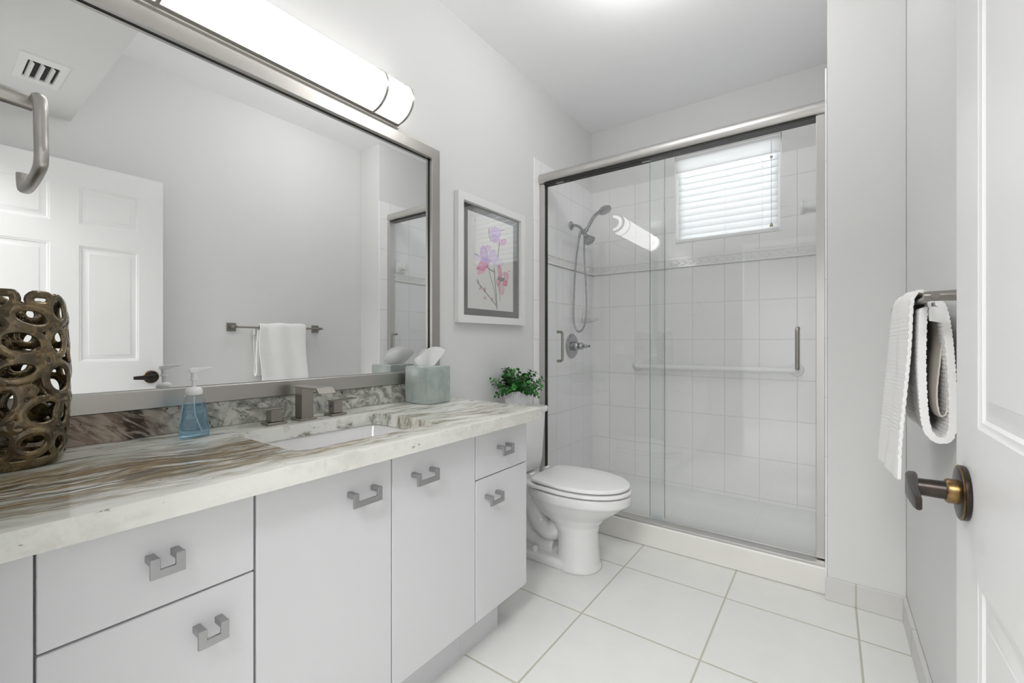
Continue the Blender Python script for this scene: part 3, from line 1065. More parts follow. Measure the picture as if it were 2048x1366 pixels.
g.loft([bulge(0.0650, ZT + 0.0005, 0.006), bulge(0.0675, ZT + 0.004, 0.007), bulge(0.0685, 0.93, 0.0075), bulge(0.0675, 1.005, 0.007), bulge(0.066, 1.0105, 0.006), bulge(0.062, 1.0125, 0.005),
        bulge(0.028, 1.0115, 0.006), bulge(0.026, 1.008, 0.006), bulge(0.026, 0.995, 0.006)], True, True)
obj('cover', g, 'celadon', tb, smooth=38)
g = G()


def tissue_fn(u, v):
    # a folded sheet pulled up through the slot, fanning out like a leaf
    y = u - 0.5
    wv = 0.018 + 0.078 * v ** 0.75
    yy = 1.348 + y * wv * 2.0 * (1 - 0.12 * v * v) + 0.020 * v * v
    top_ = 0.068 + 0.020 * math.cos((u - 0.62) * 3.2) - 0.050 * max(0, 0.35 - u) - 0.030 * max(0, u - 0.86)
    z = 0.998 + v * (top_ + 0.008)
    x = 0.122 + 0.007 * math.sin(u * 6.5 + 0.6) * (0.3 + v * 0.7) + 0.010 * v * math.sin(u * 3.0)
    return (x, yy, z)


g.grid(tissue_fn, 26, 14)


def tissue_back(u, v):
    x, y, z = tissue_fn(u, v)
    return (x - 0.004 - 0.030 * math.sin(PI * v * 0.62) * (0.35 + 0.65 * math.sin(PI * u)) + 0.003 * math.sin(u * 11), y - 0.010 * v * math.sin(u * 5), z - 0.004 * v - 0.010 * v * u)


g.grid(tissue_back, 26, 14)
tis = obj('tissue', g, 'paper', None, (0.122, 1.352, 0.998), smooth=25, mods=(('SOLIDIFY', dict(thickness=0.0006, offset=0)),))
tag(tis, 'white tissue sticking up out of the green tissue box cover', 'tissue')

# ------------------------------------------------------------------ openwork vase
VC = (0.130, 0.133)


def vase_r(z):
    t = (z - 0.852) / 0.37
    return 0.0775 + 0.0155 * math.sin(PI * min(1, max(0, 0.10 + 0.80 * t))) - 0.004 * t


def on_vase(a, z, out=0.0):
    r = vase_r(z) + out
    return Vector((VC[0] + r * math.cos(a), VC[1] + r * math.sin(a), z))


AF = math.radians(-5.0)      # direction towards the camera
g = G()
rings_ = []   # (angle offset * R in m, z, half width, half height, tilt)
view = [(0.050, 1.205, 0.027, 0.019, 0.1), (0.033, 1.166, 0.040, 0.027, -0.25), (0.016, 1.114, 0.042, 0.033, -0.3), (0.010, 1.056, 0.040, 0.027, 0.2), (0.082, 1.037, 0.036, 0.040, 0.2),
        (0.052, 0.968, 0.042, 0.035, 0.25), (0.033, 0.906, 0.034, 0.029, 0.2), (-0.018, 0.910, 0.032, 0.038, 0.0), (-0.014, 0.986, 0.030, 0.046, -0.4), (-0.025, 1.200, 0.040, 0.030, 0.3),
        (-0.062, 1.150, 0.038, 0.034, 0.2), (-0.060, 1.080, 0.036, 0.036, -0.3), (-0.066, 1.000, 0.034, 0.038, 0.2), (-0.078, 0.918, 0.034, 0.036, 0.1), (0.088, 1.185, 0.030, 0.034, 0.2),
        (0.080, 1.115, 0.028, 0.036, -0.2), (0.095, 0.960, 0.026, 0.034, 0.0), (0.088, 0.898, 0.026, 0.028, 0.0), (-0.100, 1.200, 0.032, 0.026, 0.1)]
rings_ += view
CIRC = 2 * PI * 0.090
rv = random.Random(11)
for _ in range(4000):
    s = rv.uniform(0.085, CIRC - 0.085)
    z = rv.uniform(0.893, 1.196)
    r0 = rv.uniform(0.024, 0.033)
    ok = True
    for s2, z2, a2, b2, _t in rings_:
        ds = (s - s2 + CIRC / 2) % CIRC - CIRC / 2
        if math.hypot(ds, z - z2) < (r0 + (a2 + b2) / 2) * 0.86:
            ok = False
            break
    if ok:
        rings_.append((s, z, r0, r0 * rv.uniform(0.8, 1.15), rv.uniform(-0.4, 0.4)))
for _ in range(2500):
    s = rv.uniform(-0.1, CIRC - 0.1)
    z = rv.uniform(0.880, 1.205)
    r0 = rv.uniform(0.012, 0.019)
    ok = True
    for s2, z2, a2, b2, _t in rings_:
        ds = (s - s2 + CIRC / 2) % CIRC - CIRC / 2
        if math.hypot(ds, z - z2) < r0 * 0.45 + (a2 + b2) / 2:
            ok = False
            break
    if ok:
        rings_.append((s, z, r0, r0, 0))
for s, z, a_, b_, tilt in rings_:
    pts = []
    n = 40
    for i in range(n):
        t = 2 * PI * i / n
        u, v = (a_ - 0.006) * math.cos(t), (b_ - 0.006) * math.sin(t)
        uu, vv = u * math.cos(tilt) - v * math.sin(tilt), u * math.sin(tilt) + v * math.cos(tilt)
        zz = max(0.862, min(1.216, z + vv))
        pts.append(on_vase(AF + (s + uu) / 0.090, zz))
    cen = on_vase(AF + s / 0.090, z)
    rad = (cen - Vector((VC[0], VC[1], z))).normalized()
    # flat oval ring section: broad along the wall, thin across it
    lift = rv.uniform(-0.0022, 0.0026)
    up_rings = []
    for i, p in enumerate(pts):
        nr = Vector((p.x - VC[0], p.y - VC[1], 0)).normalized()
        t = (pts[(i + 1) % n] - pts[i - 1]).normalized()
        sd_ = t.cross(nr)
        up_rings.append([p + nr * (0.0042 * math.cos(q) + lift) + sd_ * (0.0088 * math.sin(q)) for q in [2 * PI * k / 8 for k in range(8)]])
    g.loft(up_rings, False, False, True, True)
g.lathe([(vase_r(0.86) - 0.014, ZT), (vase_r(0.86) - 0.004, ZT), (vase_r(0.86), 0.860), (vase_r(0.87) + 0.002, 0.872), (vase_r(0.87) - 0.006, 0.874), (vase_r(0.86) - 0.012, 0.862)], (*VC, 0.0005), 'z', 48)
vz = obj('vase', g, 'vase', None, (VC[0], VC[1], ZT), mods=(('REMESH', dict(mode='VOXEL', voxel_size=0.0016, use_smooth_shade=True)), ('SMOOTH', dict(factor=0.5, iterations=2))))
tag(vz, 'tall brown glazed openwork vase of fused ceramic rings on the vanity top', 'vase')

# ------------------------------------------------------------------ towel ring on the near wall
tr = thing('towel_ring', 'brushed nickel open towel ring at the left edge in front of the mirror', 'towel ring', (0.465, YF, 1.53))
g = G().box(0.435, 0.495, YF + 0.0005, YF + 0.012, 1.49, 1.55)
obj('wall_plate', g, 'nickel', tr, bevel=0.004)
g = G().tube(smooth_path([(0.465, YF + 0.010, 1.522), (0.463, 0.07, 1.522), (0.461, 0.105, 1.520), (0.460, 0.128, 1.518)]), [0.016, 0.014, 0.0125], 16)
obj('post', g, 'nickel', tr, smooth=50)
g = G()
path = smooth_path([(0.445, 0.131, 1.522), (0.48, 0.131, 1.5235), (0.500, 0.131, 1.518), (0.510, 0.131, 1.500), (0.514, 0.131, 1.455), (0.518, 0.131, 1.420), (0.506, 0.131, 1.402), (0.45, 0.131, 1.394), (0.385, 0.131, 1.392), (0.345, 0.131, 1.397), (0.328, 0.131, 1.415), (0.326, 0.131, 1.432)], 5)
g.tube(path, (0.0088, 0.0060), 14, flat=(0, 1, 0))
obj('ring', g, 'nickel', tr, smooth=50)

# ------------------------------------------------------------------ toilet
TC = 1.985
to = thing('toilet', 'white two-piece toilet between the vanity and the shower', 'toilet', (0.40, TC, 0.0))


def egg(xb, xf, w, z, n=48, back=0.62, flat=0.0, tap=0.0):
    """outline pointed softly to the front; back = where the widest point lies"""
    o = []
    xm = xb + (xf - xb) * back * 0.72
    for i in range(n):
        a = 2 * PI * i / n
        ca, sa = math.cos(a), math.sin(a)
        if ca >= 0:
            x = xm + (xf - xm) * ca ** 0.95
            y = w * math.copysign(abs(sa) ** 0.98, sa)
        else:
            p = 2 / (2.0 + 3.0 * flat)
            x = xm - (xm - xb) * abs(ca) ** p
            y = w * math.copysign(abs(sa) ** p, sa) * (1 - tap * ((xm - x) / (xm - xb)) ** 2)
        o.append((x, TC + y, z))
    return o


g = G()
g.loft([egg(0.42, 0.648, 0.112, 0.0), egg(0.42, 0.648, 0.113, 0.012), egg(0.425, 0.640, 0.107, 0.03), egg(0.43, 0.632, 0.102, 0.10), egg(0.43, 0.630, 0.100, 0.17), egg(0.395, 0.640, 0.105, 0.215), egg(0.315, 0.672, 0.124, 0.255), egg(0.285, 0.725, 0.152, 0.295),
        egg(0.265, 0.770, 0.172, 0.33), egg(0.255, 0.796, 0.185, 0.348), egg(0.250, 0.798, 0.186, 0.370), egg(0.250, 0.796, 0.185, 0.387)])
# shelf under the tank
g.loft([[(x, y, z) for x, y in rrect(0.03, 0.34, TC - hw, TC + hw, 0.04, 5)] for z, hw in ((0.30, 0.075), (0.335, 0.10), (0.365, 0.118), (0.384, 0.122))])
# foot and trapway
g.loft([[(x, y, z) for x, y in rrect(x0, x1, TC - hw, TC + hw, min(0.05, hw - 0.01), 5)] for z, hw, x0, x1 in ((0.0, 0.108, 0.10, 0.56), (0.030, 0.108, 0.10, 0.56), (0.044, 0.098, 0.11, 0.55))])
g.tube(smooth_path([(0.46, TC, 0.24), (0.40, TC - 0.02, 0.15), (0.33, TC - 0.02, 0.165), (0.26, TC - 0.01, 0.26), (0.20, TC, 0.31)]), 0.052, 16)
g.tube(smooth_path([(0.24, TC, 0.29), (0.19, TC, 0.20), (0.22, TC, 0.10), (0.30, TC, 0.06), (0.40, TC, 0.055)]), 0.046, 16)
obj('bowl', g, 'porcelain', to, mods=(('REMESH', dict(mode='VOXEL', voxel_size=0.005, use_smooth_shade=True)), ('SMOOTH', dict(factor=0.5, iterations=6))))


def slab(xb, xf, w, z0, z1, b=0.006, crown=0.0, flat=3.0, tap=0.20):
    g = G()
    g.loft([egg(xb + b, xf - b, w - b, z0, flat=flat, tap=tap), egg(xb, xf, w, z0 + b * 0.7, flat=flat, tap=tap), egg(xb, xf, w, z1 - b, flat=flat, tap=tap), egg(xb + b * 0.5, xf - b * 0.5, w - b * 0.5, z1 - b * 0.3, flat=flat, tap=tap), egg(xb + 2 * b, xf - 2 * b, w - 2 * b, z1, flat=flat, tap=tap),
            egg(xb + 0.08, xf - 0.10, w * 0.45, z1 + crown, flat=flat, tap=tap)])
    return g


obj('seat', slab(0.285, 0.797, 0.186, 0.3945, 0.4115, 0.004, 0), 'seat_white', to, smooth=50)
obj('seat_lid', slab(0.325, 0.790, 0.180, 0.4180, 0.4365, 0.006, 0.003), 'seat_white', to, smooth=50)
for s in (-1, 1):
    obj('hinge', G().tube([(0.298, TC + s * 0.075 - 0.02, 0.424), (0.298, TC + s * 0.075 + 0.02, 0.424)], 0.011, 12), 'seat_white', to, smooth=50)
for s in (-1, 1):
    obj('bolt_cap', G().lathe([(0.017, 0.0), (0.0165, 0.012), (0.013, 0.024), (0.006, 0.028), (0.0, 0.0285)], (0.325, TC + s * 0.083, 0.0425), 'z', 18), 'seat_white', to, smooth=50)
g = G()
g.loft([[(x, y, z) for x, y in rrect(x0, x1, TC - hw, TC + hw, 0.035, 6)] for z, hw, x0, x1 in ((0.386, 0.180, 0.045, 0.185), (0.398, 0.195, 0.025, 0.200), (0.45, 0.204, 0.018, 0.206), (0.60, 0.212, 0.014, 0.212), (0.700, 0.218, 0.014, 0.216), (0.712, 0.218, 0.014, 0.216))])
obj('tank', g, 'porcelain', to, smooth=50)
g = G()
g.loft([[(x, y, z) for x, y in rrect(x0, x1, TC - hw, TC + hw, 0.03, 6)] for z, hw, x0, x1 in ((0.7125, 0.222, 0.012, 0.224), (0.718, 0.226, 0.010, 0.228), (0.738, 0.226, 0.010, 0.228), (0.745, 0.222, 0.013, 0.224), (0.747, 0.20, 0.03, 0.20))])
obj('tank_lid', g, 'porcelain', to, smooth=45)
g = G()
g.lathe([(0.013, 0.0), (0.013, 0.006), (0.008, 0.009), (0.008, 0.016)], (0.2155, TC - 0.15, 0.66), 'x', 16)
g.tube([(0.229, TC - 0.15, 0.66), (0.231, TC - 0.11, 0.655), (0.231, TC - 0.085, 0.652)], [0.006, 0.006, 0.008], 10)
obj('flush_lever', g, 'chrome', to, smooth=50)

# ------------------------------------------------------------------ potted plant on the tank
PC, PZ = (0.120, 2.022), 0.7475
pl = thing('potted_plant', 'small bushy green plant in a white basket-weave pot behind the vanity end', 'plant', (PC[0], PC[1], PZ))
g = G()


def pot_r(z):
    return 0.054 + 0.011 * min(1, max(0, (z - PZ) / 0.09))


rows = 9
for i in range(rows):
    z = PZ + 0.004 + i * (0.090 / (rows - 1)) * 0.97
    g.tube([(PC[0] + pot_r(z) * math.cos(a), PC[1] + pot_r(z) * math.sin(a), z) for a in [2 * PI * k / 48 for k in range(48)]], (0.0030, 0.0034), 8, False, True, flat=(0, 0, 1))
for k in range(40):
    a = 2 * PI * k / 40
    g.tube([(PC[0] + pot_r(z) * math.cos(a), PC[1] + pot_r(z) * math.sin(a), z) for z in (PZ + 0.002, PZ + 0.045, PZ + 0.092)], 0.0030, 6)
pot = obj('pot', g, 'plastic_white', pl, smooth=60)
obj('pot_liner', G().lathe([(0.050, 0.001), (0.0505, 0.002), (0.060, 0.086), (0.056, 0.084), (0.0, 0.082)], (*PC, PZ), 'z', 32), 'pot_inner', pl, smooth=40)
gl, gs = G(), G()
rp = random.Random(5)


def leaf(c, d, nrm, L):
    d = d.normalized()
    s = d.cross(nrm).normalized()
    n = s.cross(d)
    outline = [(0, 0), (0.25, 0.36), (0.55, 0.48), (0.85, 0.30), (1.0, 0.0), (0.85, -0.30), (0.55, -0.48), (0.25, -0.36)]
    m = c + d * L * 0.5 - n * L * 0.10
    mv = gl.bm.verts.new(m)
    vv = [gl.bm.verts.new(c + d * (a * L) + s * (b * L)) for a, b in outline]
    for i in range(8):
        gl.bm.faces.new((mv, vv[i], vv[(i + 1) % 8]))


base = Vector((PC[0], PC[1], PZ + 0.080))
for k in range(62):
    az = 2 * PI * (k * 0.618) + rp.uniform(-0.2, 0.2)
    el = rp.uniform(0.12, 1.45)
    L = (0.085 + 0.055 * rp.random()) * (1.0 if el > 0.4 else 1.15)
    d = Vector((math.cos(az) * math.cos(el), math.sin(az) * math.cos(el) * 1.15, math.sin(el) * 0.95 + 0.12))
    if PC[0] + d.x * L < 0.025:
        d.x = (0.03 - PC[0]) / L
    st = base + Vector((math.cos(az) * 0.028, math.sin(az) * 0.028, 0))
    droop = 0.030 * (1.45 - el) * rp.uniform(0.6, 1.3)
    pts = [st + d * (L * t) - Vector((0, 0, droop * t * t)) for t in [i / 8 for i in range(9)]]
    gs.tube(pts, 0.0011, 5)
    for i in range(2, 9):
        t = (pts[i] - pts[i - 1]).normalized()
        sidev = t.orthogonal().normalized()
        sidev.rotate(Matrix.Rotation(i * 1.57 + k, 3, t))
        for s in (-1, 1):
            dd = (sidev * s + t * 0.55).normalized()
            nn = (t + Vector((0, 0, 0.6)) + Vector((rp.uniform(-.3, .3), rp.uniform(-.3, .3), rp.uniform(-.3, .3)))).normalized()
            q = pts[i] + dd * 0.002
            if q.x + dd.x * 0.018 > 0.012:
                leaf(q, dd, nn, rp.uniform(0.015, 0.023))
    if pts[-1].x > 0.03:
        leaf(pts[-1], (pts[-1] - pts[-2]).normalized(), Vector((0.3, 0.2, 0.9)), 0.013)
obj('stems', gs, 'stem', pl)
obj('foliage', gl, 'leaf', pl, smooth=80)

# ------------------------------------------------------------------ shower door
sh = thing('shower_door', 'frameless sliding glass shower door under a curved satin header', 'shower door', (0.77, 2.43, 0.119))
prof = [(2.490, 2.143), (2.490, 2.2135)] + [(2.458 - 0.034 * math.sin(a) ** 0.8, 2.178 + 0.0355 * math.cos(a)) for a in [PI * i / 14 for i in range(1, 14)]] + [(2.458, 2.1425)]
prof = [(2.490, 2.143), (2.490, 2.2140)] + arc(2.458, 2.1785, 0.036, 90, 270, 14)
obj('header', G().prism(prof, 'x', TX + 0.001, XJ - 0.0005), 'aluminium', sh, smooth=35)
obj('header_track', G().box(0.050, 1.503, 2.428, 2.486, 2.1335, 2.1425), 'black', sh)
g = G()
g.prism([(2.386, 0.1194), (2.386, 0.128), (2.392, 0.131), (2.444, 0.131), (2.450, 0.136), (2.456, 0.136), (2.456, 0.1194)], 'x', TX + 0.001, XJ - 0.0005)
obj('bottom_track', g, 'aluminium', sh, bevel=0.001)
obj('jamb', G().box(TX + 0.0005, 0.052, 2.440, 2.480, 0.1365, 2.142), 'aluminium', sh, bevel=0.002)
obj('jamb', G().box(1.503, XJ - 0.0005, 2.425, 2.480, 0.1365, 2.142), 'aluminium', sh, bevel=0.002)
obj('jamb_seal', G().box(0.0525, 0.060, 2.452, 2.468, 0.137, 2.133), 'dark', sh)


def edge_strip(g, x, y0, y1):
    g.box(x - 0.0009, x + 0.0009, y0, y1, 0.1400, 2.133)


def door_handle(panel, x, yg, s, name='handle'):
    """D pull: s=-1 stands off towards the room, s=+1 into the shower"""
    g = G()
    y = yg + s * 0.044
    g.tube(smooth_path([(x, yg + s * 0.0045, 1.178), (x, yg + s * 0.028, 1.178), (x, y - s * 0.004, 1.173), (x, y, 1.162), (x, y, 1.085), (x, y, 1.008), (x, y - s * 0.004, 0.997), (x, yg + s * 0.028, 0.992), (x, yg + s * 0.0045, 0.992)], 4), 0.0088, 14)
    for z in (1.178, 0.992):
        g.lathe([(0.0, -0.012), (0.008, -0.012), (0.009, -0.010), (0.009, 0.0), (0.0, 0.0)], (x, yg - s * 0.0035, z), 'y', 16) if s > 0 else g.lathe([(0.0, 0.012), (0.008, 0.012), (0.009, 0.010), (0.009, 0.0), (0.0, 0.0)], (x, yg + 0.0035, z), 'y', 16)
    return obj(name, g, 'nickel_dark', panel, smooth=50)


pr_ = obj('sliding_panel', G().box(0.745, 1.5025, 2.429, 2.435, 0.1400, 2.133), 'shower_glass', sh)
g = G()
edge_strip(g, 0.744, 2.4292, 2.4348)
obj('panel_edge', g, 'glass_edge', pr_)
door_handle(pr_, 1.434, 2.432, -1)
pl_ = obj('sliding_panel', G().box(0.061, 0.816, 2.453, 2.459, 0.1400, 2.133), 'shower_glass', sh)
g = G()
edge_strip(g, 0.817, 2.4532, 2.4588)
obj('panel_edge', g, 'glass_edge', pl_)
door_handle(pl_, 0.150, 2.456, 1)
for x in (0.16, 0.72):
    obj('roller_clip', G().box(x - 0.026, x + 0.026, 2.444, 2.4525, 2.128, 2.1345), 'aluminium', sh)
obj('bottom_guide', G().box(0.755, 0.805, 2.4365, 2.452, 0.1365, 0.150), 'bottle', sh)

# ------------------------------------------------------------------ shower fittings on the left tile
YS = 2.874
hs = thing('shower_set', 'chrome shower arm with fixed head, hand shower and looping hose', 'shower head', (TX, YS, 1.968))
obj('wall_flange', G().lathe([(0.033, 0.0005), (0.033, 0.004), (0.026, 0.012), (0.014, 0.016), (0.0, 0.0165)], (TX, YS, 1.968), 'x', 28), 'chrome', hs, smooth=50)
obj('shower_arm', G().tube(smooth_path([(TX + 0.012, YS, 1.968), (0.05, YS, 1.964), (0.085, YS, 1.945), (0.108, YS, 1.915)]), 0.0105, 14), 'chrome', hs, smooth=50)
g = G()
ax = Vector((0.55, 0, -0.83)).normalized()
p0 = Vector((0.104, YS, 1.922))
g.tube([p0, p0 + ax * 0.012, p0 + ax * 0.014, p0 + ax * 0.034, p0 + ax * 0.036, p0 + ax * 0.046], [0.014, 0.014, 0.0185, 0.0185, 0.014, 0.012], 18)
q0 = p0 + ax * 0.022
g.tube([q0 + Vector((0.0, 0, 0.0)), q0 + Vector((0.018, 0.0, 0.012)), q0 + Vector((0.026, 0, 0.024))], [0.014, 0.016, 0.0145], 14)
obj('diverter', g, 'chrome', hs, smooth=45)
g = G()
h0 = p0 + ax * 0.046
hd = Vector((0.62, 0, -0.78)).normalized()
g.tube([h0, h0 + hd * 0.012, h0 + hd * 0.018, h0 + hd * 0.034, h0 + hd * 0.052, h0 + hd * 0.064, h0 + hd * 0.068], [0.014, 0.019, 0.016, 0.027, 0.038, 0.041, 0.036], 28)
obj('fixed_head', g, 'chrome', hs, smooth=40)
g = G()
for k in range(16):
    a = 2 * PI * k / 16
    s1 = Vector((0, 1, 0))
    s2 = hd.cross(s1)
    c = h0 + hd * 0.0665 + s1 * (0.024 * math.cos(a)) + s2 * (0.024 * math.sin(a))
    g.tube([c, c + hd * 0.005], 0.0028, 6)
obj('spray_nozzles', g, 'pull', hs)
g = G()
path = smooth_path([q0 + Vector((0.020, 0, 0.012)), (0.156, YS, 1.945), (0.180, YS, 1.985), (0.205, YS, 2.012), (0.235, YS, 2.030)], 6)
n = len(path)
g.tube(path, [0.0105 + 0.004 * (i / (n - 1)) for i in range(n)], 14)
hh = obj('hand_shower_handle', g, 'chrome', hs, smooth=50)
g = G()
fc = Vector((0.278, YS, 2.037))
fn = Vector((0.42, -0.15, -0.86)).normalized()
g.tube([fc - fn * 0.022, fc - fn * 0.014, fc - fn * 0.002, fc + fn * 0.006, fc + fn * 0.010], [0.016, 0.036, 0.047, 0.047, 0.040], 28)
obj('hand_shower_head', g, 'chrome', hh, smooth=40)
g = G()
hp = smooth_path([(0.086, YS, 1.900), (0.078, YS, 1.862), (0.060, YS + 0.004, 1.76), (0.042, YS + 0.008, 1.62), (0.032, YS + 0.010, 1.46), (0.028, YS + 0.010, 1.32), (0.036, YS + 0.010, 1.235), (0.066, YS + 0.010, 1.190), (0.104, YS + 0.008, 1.208), (0.128, YS + 0.004, 1.27), (0.136, YS + 0.002, 1.38), (0.132, YS, 1.55), (0.122, YS, 1.72), (0.120, YS, 1.86), (0.128, YS, 1.905)], 12)
n = len(hp)
g.tube(hp, [0.0068 + 0.0007 * math.sin(i * 1.7) for i in range(n)], 10)
obj('hose', g, 'chrome', hs, smooth=60)
obj('hose_nut', G().tube([(0.090, YS, 1.915), (0.078, YS, 1.862)], [0.011, 0.009], 12), 'chrome', hs, smooth=50)

YV, ZV = 2.885, 1.083
sv = thing('shower_valve', 'round chrome shower valve with a lever on the left tiled wall', 'shower valve', (TX, YV, ZV))
obj('escutcheon', G().lathe([(0.092, 0.0005), (0.092, 0.004), (0.086, 0.010), (0.062, 0.015), (0.058, 0.013), (0.050, 0.014), (0.0, 0.016)], (TX, YV, ZV), 'x', 40), 'chrome', sv, smooth=35)
obj('valve_stem', G().lathe([(0.034, 0.014), (0.034, 0.045), (0.028, 0.052), (0.026, 0.060), (0.0, 0.061)], (TX, YV, ZV), 'x', 28), 'chrome', sv, smooth=40)
g = G().lathe([(0.020, 0.060), (0.026, 0.070), (0.028, 0.080), (0.022, 0.092), (0.012, 0.098), (0.013, 0.104), (0.017, 0.112), (0.014, 0.120), (0.007, 0.126), (0.010, 0.138), (0.008, 0.148), (0.0, 0.152)], (TX, YV, ZV), 'x', 24)
obj('lever', g, 'chrome', sv, smooth=50)

# grab bar
gb = thing('grab_bar', 'white tubular grab bar across the back tiles of the shower', 'grab bar', (0.88, TY, 0.935))
path = smooth_path([(0.382, TY - 0.003, 0.932), (0.382, TY - 0.03, 0.932), (0.392, TY - 0.052, 0.932), (0.425, TY - 0.060, 0.932), (0.70, TY - 0.060, 0.934), (1.10, TY - 0.060, 0.937), (1.345, TY - 0.060, 0.939), (1.378, TY - 0.052, 0.939), (1.388, TY - 0.03, 0.939), (1.388, TY - 0.003, 0.939)], 5)
obj('bar', G().tube(path, 0.0185, 18), 'plastic_white', gb, smooth=60)
for x, z in ((0.382, 0.932), (1.388, 0.939)):
    obj('flange', G().lathe([(0.040, -0.0005), (0.039, -0.007), (0.030, -0.014), (0.0, -0.015)], (x, TY, z), 'y', 28), 'plastic_white', gb, smooth=50)

# corner soap shelf and ceramic post
g = G()
YD = 3.085
g.loft([[(TX + 0.0005, YD + a, 1.262 + b) for a, b in rrect(-0.078, 0.078, 0.0, 0.104, 0.012, 4)], [(TX + 0.010, YD + a, 1.262 + b) for a, b in rrect(-0.074, 0.074, 0.004, 0.100, 0.012, 4)]])
g.loft([[(TX + 0.009 + x, YD + y, z) for x, y in rrect(-0.001, d_, -h_, h_, 0.02, 4)] for z, d_, h_ in ((1.266, 0.045, 0.052), (1.276, 0.080, 0.066), (1.296, 0.088, 0.070), (1.294, 0.078, 0.060), (1.284, 0.062, 0.052))])
sdh = obj('soap_dish', g, 'porcelain', None, (TX, YD, 1.262), smooth=50)
tag(sdh, 'white ceramic soap dish on the tiled wall beside the hose loop', 'soap dish')
g = G()
g.loft([[(XJ - d_, 2.555 + a, 1.76 + b) for a, b in rrect(-h_, h_, -h_ * 1.1, h_ * 1.1, 0.012, 4)] for d_, h_ in ((0.0005, 0.052), (0.010, 0.050), (0.018, 0.040), (0.030, 0.030))])
g.lathe([(0.030, -0.028), (0.026, -0.05), (0.024, -0.070), (0.030, -0.082), (0.033, -0.090), (0.028, -0.098), (0.0, -0.100)], (XJ, 2.555, 1.765), 'x', 24)
cp = obj('ceramic_post', g, 'porcelain', None, (XJ, 2.555, 1.70), smooth=45)
tag(cp, 'white ceramic post fixed high on the right tiled wall inside the shower', 'hook')

# ------------------------------------------------------------------ towel bar and towel on the right wall
BX, BZ = 1.737, 1.2165
tbar = thing('towel_bar', 'brushed nickel towel bar with square plates on the right wall', 'towel bar', (XR, 1.63, BZ))
for y in (1.318, 1.925):
    r_ = obj('wall_plate', G().box(XR - 0.010, XR - 0.0005, y - 0.029, y + 0.029, BZ - 0.029, BZ + 0.029), 'nickel_dark', tbar, bevel=0.002)
    g = G().tube([(XR - 0.009, y, BZ), (BX - 0.016, y, BZ)], [0.0125, 0.0105], 20)
    obj('post', g, 'nickel_dark', r_, smooth=40)
obj('rail', G().tube([(BX, 1.296, BZ), (BX, 1.955, BZ)], 0.0075, 16), 'nickel_dark', tbar, smooth=40)

YT0, YT1 = 1.470, 1.800


def resample(pts, step):
    pts = [Vector((p[0], 0, p[1])) for p in pts]
    pts = smooth_path(pts, 10)
    out, acc = [pts[0]], 0
    for a, b in zip(pts[:-1], pts[1:]):
        L = (b - a).length
        d = step - acc
        while d <= L and L > 0:
            out.append(a + (b - a) * (d / L))
            d += step
        acc = (acc + L) % step
    return out


def cloth(path, y0, y1, flare=0.0, amp=0.0011, pitch=0.0105, hem=0.0, step=0.0036, seed=0.0, plain=0.0, slant=0.0):
    P = resample(path, step)
    n = len(P)
    ny = int((y1 - y0) / step)
    g = G()
    vs = []
    for i, p in enumerate(P):
        t = (P[min(i + 1, n - 1)] - P[max(i - 1, 0)]).normalized()
        nr = Vector((-t.z, 0, t.x))
        s = i * step
        row = []
        for j in range(ny + 1):
            v = j / ny
            y = y0 + (y1 - y0) * v
            wl = amp * abs(math.sin(PI * s / pitch)) * abs(math.sin(PI * (y + (0.5 * pitch if int(s / pitch) % 2 else 0)) / pitch)) * 2
            if s < plain:
                wl *= 0.1
            f_ = 1 - i / n
            big = 0.004 * math.sin(v * 5.0 + s * 9 + seed) + 0.0025 * math.sin(v * 13 + seed * 2 + s * 4)
            q = p + nr * (wl + big)
            fl = max(0.0, 0.20 - s / 2.4) * 0
            q = Vector((q.x - flare * v * max(0, 1 - s / 0.45), y + 0.006 * math.sin(s * 14 + seed), q.z - slant * v * max(0, 1 - s / 0.45)))
            row.append(g.bm.verts.new(q))
        vs.append(row)
    for i in range(n - 1):
        for j in range(ny):
            g.bm.faces.new((vs[i][j], vs[i + 1][j], vs[i + 1][j + 1], vs[i][j + 1]))
    return g


tw = thing('towel', 'white waffle-weave hand towel draped over the right wall towel bar', 'towel', (1.73, 1.635, BZ))
sol = (('SOLIDIFY', dict(thickness=0.007, offset=0)),)
A_path = [(1.699, 0.768), (1.704, 0.84), (1.711, 0.95), (1.7155, 1.08), (1.7165, 1.18), (1.7195, 1.224), (1.730, 1.2430), (1.744, 1.2415), (1.7535, 1.226), (1.755, 1.20), (1.756, 1.175)]
obj('outer_flap', cloth(A_path, YT0, YT1, 0.020, seed=0.4, plain=0.05, slant=0.022), 'towel', tw, smooth=180, mods=sol)
B_path = [(1.7375, 1.200), (1.7365, 1.15), (1.738, 1.05), (1.744, 0.95), (1.750, 0.905), (1.759, 0.888), (1.772, 0.882), (1.783, 0.892), (1.789, 0.93), (1.791, 1.02), (1.788, 1.12), (1.780, 1.19), (1.769, 1.222)]
obj('folded_flap', cloth(B_path, YT0 - 0.012, YT1 - 0.01, 0.0, amp=0.0016, seed=2.1), 'towel', tw, smooth=180, mods=(('SOLIDIFY', dict(thickness=0.015, offset=0)),))
C_path = [(1.768, 1.19), (1.770, 1.13), (1.766, 1.07), (1.7625, 1.00), (1.766, 0.955), (1.773, 0.937), (1.7795, 0.950), (1.780, 1.00), (1.777, 1.06)]
obj('inner_fold', cloth(C_path, YT0 + 0.004, YT1 - 0.02, 0.0, amp=0.0004, seed=1.1), 'towel_lining', tw, smooth=180, mods=(('SOLIDIFY', dict(thickness=0.0035, offset=0)),))
L_ = G()
L_.grid(lambda u, v: (1.748 + 0.030 * u, YT0 - 0.018 - 0.003 * math.sin(PI * u), 1.203 - 0.036 * v - 0.008 * u), 8, 8)
